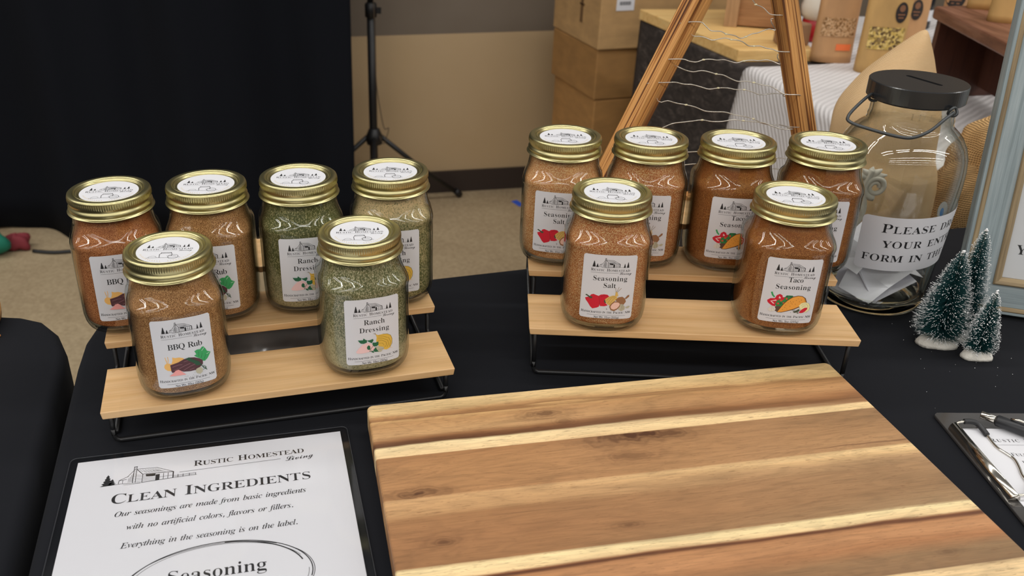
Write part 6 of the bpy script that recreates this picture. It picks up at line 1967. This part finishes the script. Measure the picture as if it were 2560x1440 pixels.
b.build('rubber_grip', rubber, cb)
b = MB()
b.tube(smooth_path([(0.020, -0.1150, 0.0078), (0.0240, -0.1110, 0.0072), (0.0266, -0.1040, 0.0062)], 5), 0.0024, 12)
b.build('rubber_grip', rubber, cb)

ef = MB()


def mpe(x, y, l):
    return (x, y, 0.0035 + l * 0.00003)


ef.box((0.075, -0.1500, 0.00325), (0.130, 0.250, 0.0005), 0)
text(ef, mpe, 'Rustic Homestead', 0.0290, -0.0440, 0.0048, 'u', 0.072, 'l', True)
stroke(ef, mpe, [(0.0310, -0.0480), (0.1300, -0.0480)], 0.0003, 1, 1, None)
text(ef, mpe, 'Full Name', 0.0365, -0.0630, 0.0040, 'u', None, 'l', True)
text(ef, mpe, 'Email', 0.0400, -0.0735, 0.0040, 'u', None, 'l', True)
o = ef.build('entry_form', [M['paper'], M['ink']], None, (0.4430, 0.6668, 0.0))
tag(o, 'white printed entry form held under the clipboard\'s clip', 'paper')

pn = tag(empty('pen', (0.4775, 0.6535, 0.0104)), 'black ballpoint pen with chrome end lying across the clipboard', 'pen')
pd_ = Vector((0.0265, -0.0220, -0.001)).normalized()


def pen_part(name, prof, mat, par=pn):
    b = MB()
    b.lathe(prof, 24, cap0=True, cap1=True)
    o = b.build(name, mat, par)
    z = pd_
    x = Vector((0, 0, 1)).cross(z).normalized()
    y = z.cross(x)
    o.matrix_local = Matrix((x, y, z)).transposed().to_4x4()
    return o


pen_part('chrome_end', [(0.0030, 0), (0.0034, 0.0004), (0.0034, 0.0064), (0.0035, 0.0066), (0.0035, 0.0125)], chrome)
pen_part('barrel', [(0.0040, 0.0120), (0.0050, 0.0130), (0.0052, 0.040), (0.0052, 0.118), (0.0040, 0.135), (0.0012, 0.142)], pm('soft_black', (0.020, 0.021, 0.024, 1), 0.42))
b = MB()
b.tube([(0.0058, 0, 0.022), (0.0075, 0, 0.028), (0.0070, 0, 0.062)], 0.0011, 8)
o = b.build('pocket_clip', chrome, pn)
z = pd_
x = Vector((0, 0, 1)).cross(z).normalized()
o.matrix_local = Matrix((z.cross(x) * 1.0, -x, z)).transposed().to_4x4()

# ------------------------------------------------------------------ cardboard boxes against the wall
card = A(150, 116, 72)


def carton(loc, size, rz, label, tone, tape_side=True, note=False):
    e = tag(empty('cardboard_box', loc, rz), label, 'box', 'stacked cartons by the wall')
    sx, sy, sz = size
    mt = pm('cardboard', A(*tone), 0.75)
    t = NT(mt)
    n = t.noise(t.coord((14, 14, 40)), 1.0, 4)
    t.color(t.ramp(n, [(0.3, A(*[v * 0.93 for v in tone])), (0.7, A(*[v * 1.05 for v in tone]))]))
    b = MB()
    b.box((sx / 2, sy / 2, sz / 2), (sx, sy, sz))
    bevel(b.build('carton', mt, e), 0.004, 2)
    tp = pm('packing_tape', A(*[v * 0.80 for v in tone]), 0.28)
    b = MB()
    b.box((sx * 0.62, -0.0006, sz - 0.035), (0.055, 0.0012, 0.072))
    b.box((sx * 0.62, sy / 2, sz + 0.0006), (0.055, sy, 0.0012))
    b.box((sx * 0.62, -0.0006, 0.030), (0.055, 0.0012, 0.058))
    b.build('tape_strip', tp, e)
    if note:
        b = MB()
        b.box((0.075, -0.0008, sz * 0.64), (0.055, 0.0014, 0.033))
        for k in range(9):
            b.box((0.058 + 0.004 * k, -0.0017, sz * 0.66), (0.0016 + 0.001 * (k % 2), 0.0006, 0.010), 1)
        b.build('shipping_label', [M['paper'], M['ink']], e)
        b = MB()
        for k in range(5):
            b.box((-0.0008, sy * 0.35 + 0.004 * k, sz * 0.55), (0.0012, 0.018, 0.006 + 0.10 * (k == 2)), 0)
        b.build('printed_mark', pm('carton_print', A(96, 70, 42), 0.8), e)
    return e


BX = (0.448, 2.640)
carton((BX[0] + 0.012, BX[1] + 0.004, -0.74), (0.42, 0.33, 0.205), radians(16), 'brown cardboard box at the bottom of the stack by the wall', (146, 106, 58))
carton((BX[0] + 0.004, BX[1] + 0.000, -0.534), (0.44, 0.33, 0.270), radians(15), 'wide brown cardboard box second from the bottom of the stack', (150, 110, 62))
carton((BX[0], BX[1] - 0.004, -0.263), (0.46, 0.34, 0.150), radians(16), 'shallow brown cardboard box under the labelled one in the stack', (142, 104, 58))
carton((BX[0] - 0.002, BX[1] - 0.012, -0.112), (0.47, 0.36, 0.200), radians(15), 'tan cardboard box with a white shipping label on top of the stack', (166, 132, 88), note=True)

# ------------------------------------------------------------------ neighbouring stall
def darkprint():
    mt = pm('dark_print_cloth', A(50, 44, 40), 0.85)
    t = NT(mt)
    n = t.noise(t.coord((26, 26, 60)), 1.0, 5, 0.65, 0.8)
    t.color(t.ramp(n, [(0.35, A(34, 29, 27)), (0.55, A(54, 47, 44)), (0.75, A(92, 84, 78))]))
    return mt


def ribbed():
    mt = pm('white_ribbed_cloth', A(196, 192, 190), 0.85)
    t = NT(mt)
    wv = t.n('ShaderNodeTexWave', wave_type='BANDS', bands_direction='DIAGONAL', wave_profile='SIN')
    t.link(t.coord((1, -1, 1)), wv.inputs['Vector'])
    wv.inputs['Scale'].default_value = 34
    wv.inputs['Distortion'].default_value = 1.5
    wv.inputs['Detail'].default_value = 2
    t.color(t.ramp(wv.outputs['Color'], [(0.1, A(192, 188, 187)), (0.6, A(204, 200, 199))]))
    t.bump(wv.outputs['Color'], 0.5, 0.003)
    return mt


nb = [(0.800, 1.385), (2.5, 1.79), (2.5, 2.70), (0.545, 2.55), (0.655, 2.035), (0.705, 1.965), (0.762, 1.58)]
tag(cloth('tablecloth', nb, darkprint(), topz=-0.006, flare=0.0, folds=0.012, seed=3, rad=0.008), 'dark mottled cloth hanging under the neighbouring stall\'s wooden plank', 'tablecloth')
wc = [(0.752, 1.33), (2.55, 1.745), (2.55, 2.64), (0.930, 2.60), (0.862, 2.030), (0.666, 1.992), (0.722, 1.58)]
tag(cloth('tablecloth', wc, ribbed(), drop=0.44, topz=0.0, flare=0.035, folds=0.010, seed=7, rad=0.022, rows=16), 'white ribbed cloth over the neighbouring table where paper bags stand', 'tablecloth')
b = MB()
b.prism([(0.668, 2.045), (0.842, 2.055), (0.905, 2.555), (0.540, 2.545)], -0.0055, 0.022)
o = b.build('wooden_plank', wood_mat('pale_pine', [(0.3, A(206, 164, 100)), (0.5, A(222, 182, 118)), (0.7, A(228, 190, 128))], 'X', 4, 60, 0.5, 0.12))
bevel(o, 0.002, 2)
tag(o, 'pale yellow wooden plank on the neighbouring stall holding the brown crate', 'plank')
# crate
cr_ = tag(empty('wooden_crate', (0.708, 2.322, 0.0225), radians(-22)), 'brown wooden crate standing on the pale plank behind the A-frame', 'crate')
cw = wood_mat('crate_wood', [(0.3, A(120, 84, 52)), (0.5, A(150, 108, 70)), (0.7, A(166, 126, 86))], 'X', 5, 55, 0.6, 0.2)
cw2 = wood_mat('crate_post', [(0.3, A(140, 108, 74)), (0.7, A(172, 136, 98))], 'Z', 5, 90, 0.6, 0.2)
CX, CY, CZ = 0.165, 0.16, 0.20
for k in range(2):
    for nme, c_, d_ in (('front_board', (CX / 2, 0.006, 0.05 + 0.098 * k), (CX - 0.004, 0.010, 0.094)), ('back_board', (CX / 2, CY - 0.006, 0.05 + 0.098 * k), (CX - 0.004, 0.010, 0.094)),
                        ('side_board', (0.006, CY / 2, 0.05 + 0.098 * k), (0.010, CY - 0.024, 0.094)), ('side_board', (CX - 0.006, CY / 2, 0.05 + 0.098 * k), (0.010, CY - 0.024, 0.094))):
        b = MB()
        b.box(c_, d_)
        bevel(b.build(nme, cw, cr_), 0.0015)
b = MB()
b.box((CX / 2, CY / 2, 0.005), (CX - 0.024, CY - 0.024, 0.008))
b.build('bottom_board', cw, cr_)
for px, py in ((0.018, -0.004), (CX - 0.018, -0.004), (0.018, CY + 0.004), (CX - 0.018, CY + 0.004)):
    b = MB()
    b.box((px, py, CZ / 2), (0.032, 0.010, CZ))
    bevel(b.build('corner_post', cw2, cr_), 0.001)

# small brown carton end beside the crate
b = MB()
b.prism([(0, 0), (0.075, 0), (0.062, 0.062), (0.018, 0.062)], 0, 0.05)
o = b.build('paper_packet', pm('brown_paper', A(146, 112, 82), 0.7), loc=(0.770, 2.075, 0.0235), rz=radians(12))
bevel(o, 0.004, 2)
tag(o, 'small brown paper packet at the right end of the pale plank', 'packet')


# ------------------------------------------------------------------ kraft paper bags
def kraft(tone):
    mt = pm('kraft_paper', A(*tone), 0.6)
    t = NT(mt)
    n = t.noise(t.coord((20, 20, 9)), 1.0, 4)
    t.color(t.ramp(n, [(0.3, A(*[v * 0.92 for v in tone])), (0.7, A(*[v * 1.05 for v in tone]))]))
    t.bump(t.noise(t.coord((30, 30, 12)), 1.0, 3), 0.35, 0.004)
    return mt


K1, K2 = kraft((176, 134, 92)), kraft((182, 144, 88))
mt = pm('bag_window_nuts', A(150, 110, 70), 0.25)
t = NT(mt)
vo = t.n('ShaderNodeTexVoronoi')
t.link(t.coord((75, 75, 75)), vo.inputs['Vector'])
t.color(t.ramp(vo.outputs['Color'], [(0.2, A(112, 80, 48)), (0.45, A(168, 128, 88)), (0.7, A(190, 156, 120))]))
W1 = mt
mt = pm('bag_window_mix', A(180, 150, 80), 0.25)
t = NT(mt)
vo = t.n('ShaderNodeTexVoronoi')
t.link(t.coord((42, 42, 42)), vo.inputs['Vector'])
t.color(t.ramp(vo.outputs['Color'], [(0.2, A(88, 68, 50)), (0.4, A(190, 160, 84)), (0.65, A(214, 188, 120)), (0.85, A(116, 92, 66))]))
W2 = mt
OV = pm('oval_black_sticker', A(38, 32, 30), 0.5)
OVR = pm('oval_print', A(120, 82, 58), 0.5)
ORG = pm('orange_price_label', A(228, 112, 62), 0.5)
PUR = pm('purple_dot', A(122, 62, 92), 0.5)


def bag(loc, rz, w_, h, d, mat, label, window=None, oval=None, price=None, dot=None, group='kraft paper bags'):
    e = tag(empty('paper_bag', loc, rz), label, 'bag', group)
    N = 40

    def ring(z):
        k = z / h
        dep = d / 2 * (1 - k) ** 0.65 + 0.0012
        ww = w_ / 2 * (1 - 0.03 * sin(pi * k))
        out = []
        for i in range(N):
            a = 2 * pi * i / N
            out.append((ww * (abs(cos(a)) ** 0.65) * (1 if cos(a) >= 0 else -1), dep * (abs(sin(a)) ** 0.65) * (1 if sin(a) >= 0 else -1), z))
        return out

    def front(x, z, l):
        k = z / h
        dep = d / 2 * (1 - k) ** 0.65 + 0.0012
        ww = w_ / 2 * (1 - 0.03 * sin(pi * k))
        c = min(1.0, abs(x) / ww)
        ca = c ** (1 / 0.65)
        return (x, -(dep * max(0.0, 1 - ca * ca) ** 0.325) - 0.0006 - 0.0004 * l, z)
    b = MB()
    b.rings([ring(h * t_ / 14) for t_ in range(15)], 0, True)
    b.build('pouch', mat, e)

    def patch(name, x0, x1, z0_, z1_, mats, round_=False, l=1):
        b = MB()
        if round_:
            cx_, cz_ = (x0 + x1) / 2, (z0_ + z1_) / 2
            poly(b, front, [(cx_ + (x1 - x0) / 2 * cos(2 * pi * i / 28), cz_ + (z1_ - z0_) / 2 * sin(2 * pi * i / 28)) for i in range(28)], 0, l, 0.012)
            poly(b, front, [(cx_ + (x1 - x0) / 4.2 * cos(2 * pi * i / 20), cz_ + (z1_ - z0_) / 5 + (z1_ - z0_) / 6 * sin(2 * pi * i / 20)) for i in range(20)], 1, l + 1, 0.012)
            stroke(b, front, [(cx_ - (x1 - x0) * 0.3, cz_ - (z1_ - z0_) * 0.10), (cx_ + (x1 - x0) * 0.3, cz_ - (z1_ - z0_) * 0.10)], 0.003, 1, l + 1, 0.01)
            stroke(b, front, [(cx_ - (x1 - x0) * 0.22, cz_ - (z1_ - z0_) * 0.25), (cx_ + (x1 - x0) * 0.22, cz_ - (z1_ - z0_) * 0.25)], 0.003, 1, l + 1, 0.01)
        else:
            b.grid(lambda u, v: front(x0 + (x1 - x0) * u, z0_ + (z1_ - z0_) * v, l), 10, 6, 0)
        b.build(name, mats, e)
    if window:
        patch('window', *window[:4], [window[4]])
    if oval:
        patch('oval_logo', *oval, [OV, OVR], True, 2)
    if price:
        patch('price_label', *price, [ORG], False, 2)
    if dot:
        patch('dot_sticker', *dot, [PUR, PUR], True, 2)
    return e


bag((0.878, 2.045, 0.0005), radians(-10), 0.088, 0.25, 0.050, K1, 'kraft paper bag with a nut window and small orange price label', (-0.034, 0.036, 0.058, 0.098, W1), (-0.02, 0.02, 0.15, 0.20), (0.002, 0.034, 0.028, 0.042))
bag((0.940, 1.945, 0.0005), radians(-12), 0.090, 0.25, 0.052, K2, 'yellowish kraft paper bag with black oval logo and trail mix window', (-0.034, 0.036, 0.052, 0.098, W2), (0.010, 0.034, 0.108, 0.150), None, (0.020, 0.036, 0.022, 0.046))
bag((1.136, 2.237, 0.0005), radians(-14), 0.080, 0.26, 0.050, K1, 'kraft paper bag with black oval logo standing behind the burlap sack\'s tip', None, (-0.006, 0.020, 0.060, 0.108))
bag((1.118, 1.965, 0.0005), radians(-14), 0.100, 0.26, 0.050, K1, 'kraft paper bag half hidden behind the brown bench', None, (-0.050, -0.014, 0.132, 0.176))
bag((1.012, 1.735, 0.1725), radians(-30), 0.052, 0.17, 0.034, K2, 'pale kraft paper bag at the far end of the brown bench', group='kraft bags on the bench')
bag((0.990, 1.605, 0.1725), radians(-28), 0.070, 0.17, 0.040, K2, 'pale kraft paper bag on the brown bench beside the picture frame', group='kraft bags on the bench')

# white and red figurine behind the bags
fg = tag(empty('figurine', (0.925, 2.262, 0.0005)), 'white rounded figurine with a red base behind the kraft bags', 'figurine')
b = MB()
b.lathe([(0.030, 0.0), (0.034, 0.004), (0.038, 0.050), (0.036, 0.052)], 32, cap0=True, cap1=True)
b.build('red_base', pm('red_glaze', A(160, 26, 34), 0.35), fg)
b = MB()
b.lathe([(0.036, 0.052), (0.046, 0.066), (0.048, 0.085), (0.040, 0.108), (0.034, 0.118), (0.038, 0.135), (0.034, 0.158), (0.018, 0.172), (0.0, 0.175)], 32, cap0=True)
b.build('white_body', pm('white_plush', A(206, 200, 188), 0.8), fg)
b = MB()
for x_, z_ in ((-0.012, 0.112), (0.014, 0.108)):
    b.lathe([(0.0, 0.004), (0.006, 0.002), (0.007, 0.0), (0.006, -0.003), (0, -0.004)], 14, c=(x_, -0.038, z_))
b.build('red_cheek', pm('pink_paint', A(206, 96, 96), 0.6), fg)
b = MB()
b.box((0.036, -0.034, 0.040), (0.030, 0.010, 0.060))
o = b.build('grey_tag', pm('grey_card', A(84, 88, 90), 0.6))
o.location = (0.940, 2.255, 0.0005)
o.location.z = -0.0095 + 0.0005
o.name = 'card_tag'
tag(o, 'small grey card standing in front of the red based figurine', 'card')
bt = tag(empty('bottle', (1.262, 2.425, 0.0005)), 'small dark bottle with white label, seen between two kraft bags', 'bottle')
b = MB()
b.lathe([(0.020, 0), (0.024, 0.003), (0.024, 0.085), (0.010, 0.105), (0.010, 0.125)], 24, cap0=True, cap1=True)
b.build('body', pm('dark_bottle', (0.01, 0.01, 0.012, 1), 0.2), bt)
b = MB()
b.lathe([(0.0246, 0.022), (0.0246, 0.050)], 24)
b.build('label_band', M['paper'], bt)

# ------------------------------------------------------------------ burlap
def burlap(name, scale, c1, c2, b_=0.8, gap=A(104, 74, 42)):
    mt = pm(name, c1, 0.9, spec=0.15)
    t = NT(mt)
    uv = t.n('ShaderNodeUVMap')
    mp = t.n('ShaderNodeMapping')
    mp.inputs['Scale'].default_value = (scale, scale, 1)
    t.link(uv.outputs[0], mp.inputs[0])
    hs = []
    for d in ('X', 'Y'):
        wv = t.n('ShaderNodeTexWave', wave_type='BANDS', bands_direction=d, wave_profile='SIN')
        t.link(mp.outputs[0], wv.inputs['Vector'])
        wv.inputs['Scale'].default_value = 1.0
        wv.inputs['Distortion'].default_value = 0.7
        wv.inputs['Detail'].default_value = 2
        hs.append(wv.outputs['Fac'])
    h = t.math('MULTIPLY', hs[0], hs[1])
    hh = t.math('MAXIMUM', hs[0], hs[1])
    blot = t.noise(mp.outputs[0], 0.16, 3)
    c = t.ramp(hh, [(0.45, gap), (0.82, c1)])
    c = t.mix(t.ramp(blot, [(0.35, grey(0)), (0.7, grey(0.6))]), c, c2)
    t.color(t.mix(1.0, c, t.ramp(h, [(0.0, grey(0.86)), (0.5, grey(1.0))]), 'MULTIPLY'))
    t.bump(hh, b_, 0.0012)
    return mt


def with_uv(o, rings, closed=True):
    """uv in metres along and across the rings"""
    me = o.data
    uvl = me.uv_layers.new(name='UVMap')
    seg = len(rings[0])
    acc_v = [0.0] * len(rings)
    for j in range(1, len(rings)):
        acc_v[j] = acc_v[j - 1] + sum((Vector(rings[j][i]) - Vector(rings[j - 1][i])).length for i in range(seg)) / seg
    uvs = {}
    for j, ring in enumerate(rings):
        u = 0.0
        for i in range(seg):
            uvs[j * seg + i] = (u, acc_v[j])
            u += (Vector(ring[(i + 1) % seg]) - Vector(ring[i])).length
    for p in me.polygons:
        vi = [me.loops[l].vertex_index for l in p.loop_indices]
        w_ = [uvs.get(v, (0, 0)) for v in vi]
        mx = max(x for x, y in w_)
        for l, v, (x, y) in zip(p.loop_indices, vi, w_):
            if mx - x > 0.15 and len(vi) == 4 and (v % seg) == 0:
                x = mx + 0.01
            uvl.data[l].uv = (x, y)
    return o


def loft(name, secs, mat, seg=56, wob=0.05, seed=1, th=None):
    """secs: (centre, half width, half depth) ellipse sections, bottom to top"""
    rnd = random.Random(seed)
    ph = [rnd.uniform(0, 6.28) for _ in range(6)]
    S_ = []
    P = smooth_path([Vector((*s[0],)) for s in secs], 6)
    Wd = smooth_path([Vector((s[1], s[2], 0)) for s in secs], 6)
    R = []
    n = len(P)
    for j in range(n):
        ring = []
        for i in range(seg):
            a = 2 * pi * i / seg
            k = 1 + wob * (sin(2 * a + ph[0] + j * 0.11) * 0.6 + 0.5 * sin(3 * a + ph[1] - j * 0.17) + 0.35 * sin(5 * a + ph[2] + j * 0.23) + 0.30 * sin(9 * a + ph[3] + 0.5 * j) + 0.16 * sin(14 * a + ph[4] - 0.7 * j))
            ring.append((P[j].x + Wd[j].x * k * cos(a), P[j].y + Wd[j].y * k * sin(a), P[j].z))
        R.append(ring)
    b = MB()
    b.rings(R, 0, True)
    o = b.build(name, mat)
    return with_uv(o, R)


SK = burlap('burlap_fine', 170, A(200, 170, 130, .66), A(186, 154, 114, .66), 0.3, A(166, 136, 98, .66))
CO = burlap('burlap_coarse', 98, A(198, 160, 112, .58), A(180, 142, 96, .58), 1.0, A(132, 98, 62, .66))
o = loft('burlap_sack', [((0.613, 1.19, -0.735), 0.085, 0.06), ((0.605, 1.185, -0.3), 0.085, 0.062), ((0.6062, 1.179, 0.0056), 0.0789, 0.062), ((0.6062, 1.189, 0.0757), 0.0702, 0.062), ((0.6062, 1.197, 0.1284), 0.0684, 0.0596), ((0.6132, 1.201, 0.1722), 0.0491, 0.0439), ((0.6255, 1.201, 0.2117), 0.0228, 0.0228), ((0.6325, 1.201, 0.2318), 0.007, 0.0088), ((0.6343, 1.201, 0.2362), 0.0018, 0.0026)], SK, wob=0.03, seed=4)
tag(o, 'tan burlap sack with a pointed top standing behind the big glass jar', 'sack')
# bunched coarse burlap right of the jar
cb_ = tag(empty('burlap_cloth', (0, 0, 0)), 'coarse brown burlap bunched in folds between the big glass jar and the picture frame', 'burlap')
o = loft('upper_fold', [((0.800, 1.197, 0.010), 0.060, 0.040), ((0.800, 1.192, 0.035), 0.082, 0.056), ((0.802, 1.192, 0.070), 0.084, 0.060), ((0.806, 1.195, 0.105), 0.074, 0.052), ((0.810, 1.19, 0.124), 0.040, 0.030), ((0.812, 1.19, 0.130), 0.006, 0.006)], CO, wob=0.13, seed=9)
o.parent = cb_
o = loft('hanging_fold', [((0.815, 1.210, -0.735), 0.10, 0.030), ((0.800, 1.205, -0.30), 0.110, 0.034), ((0.790, 1.202, -0.12), 0.112, 0.042), ((0.782, 1.196, -0.02), 0.100, 0.046), ((0.777, 1.190, 0.030), 0.082, 0.044), ((0.772, 1.188, 0.058), 0.052, 0.034), ((0.770, 1.188, 0.066), 0.010, 0.010)], CO, wob=0.13, seed=13)
o.parent = cb_

# ------------------------------------------------------------------ brown bench with the bags
bn = tag(empty('bench', (0.9334, 1.756, 0.0005)), 'low dark brown wooden bench standing on the white cloth', 'bench')
bw = wood_mat('bench_wood', [(0.3, A(92, 56, 40)), (0.5, A(116, 76, 56)), (0.7, A(132, 92, 72))], 'Y', 6, 70, 0.5, 0.15)
bwd = wood_mat('bench_wood_dark', [(0.3, A(62, 34, 24)), (0.7, A(84, 48, 34))], 'Z', 6, 70, 0.55, 0.15)
b = MB()
b.prism([(0, 0), (0.20, 0.03), (0.155, -0.40), (-0.054, -0.40)], 0.149, 0.172)
bevel(b.build('top_board', bw, bn), 0.004, 2)
b = MB()
b.prism([(0.010, -0.004), (0.175, 0.022), (0.173, 0.004), (0.008, -0.022)], 0, 0.1488)
b.build('end_panel', bwd, bn)
b = MB()
b.prism([(-0.030, -0.378), (0.138, -0.378), (0.136, -0.395), (-0.032, -0.395)], 0, 0.1488)
b.build('end_panel', bwd, bn)
b = MB()
b.prism([(0.120, 0.004), (0.132, 0.004), (0.098, -0.376), (0.086, -0.376)], 0.02, 0.1488)
b.build('back_rail', bwd, bn)
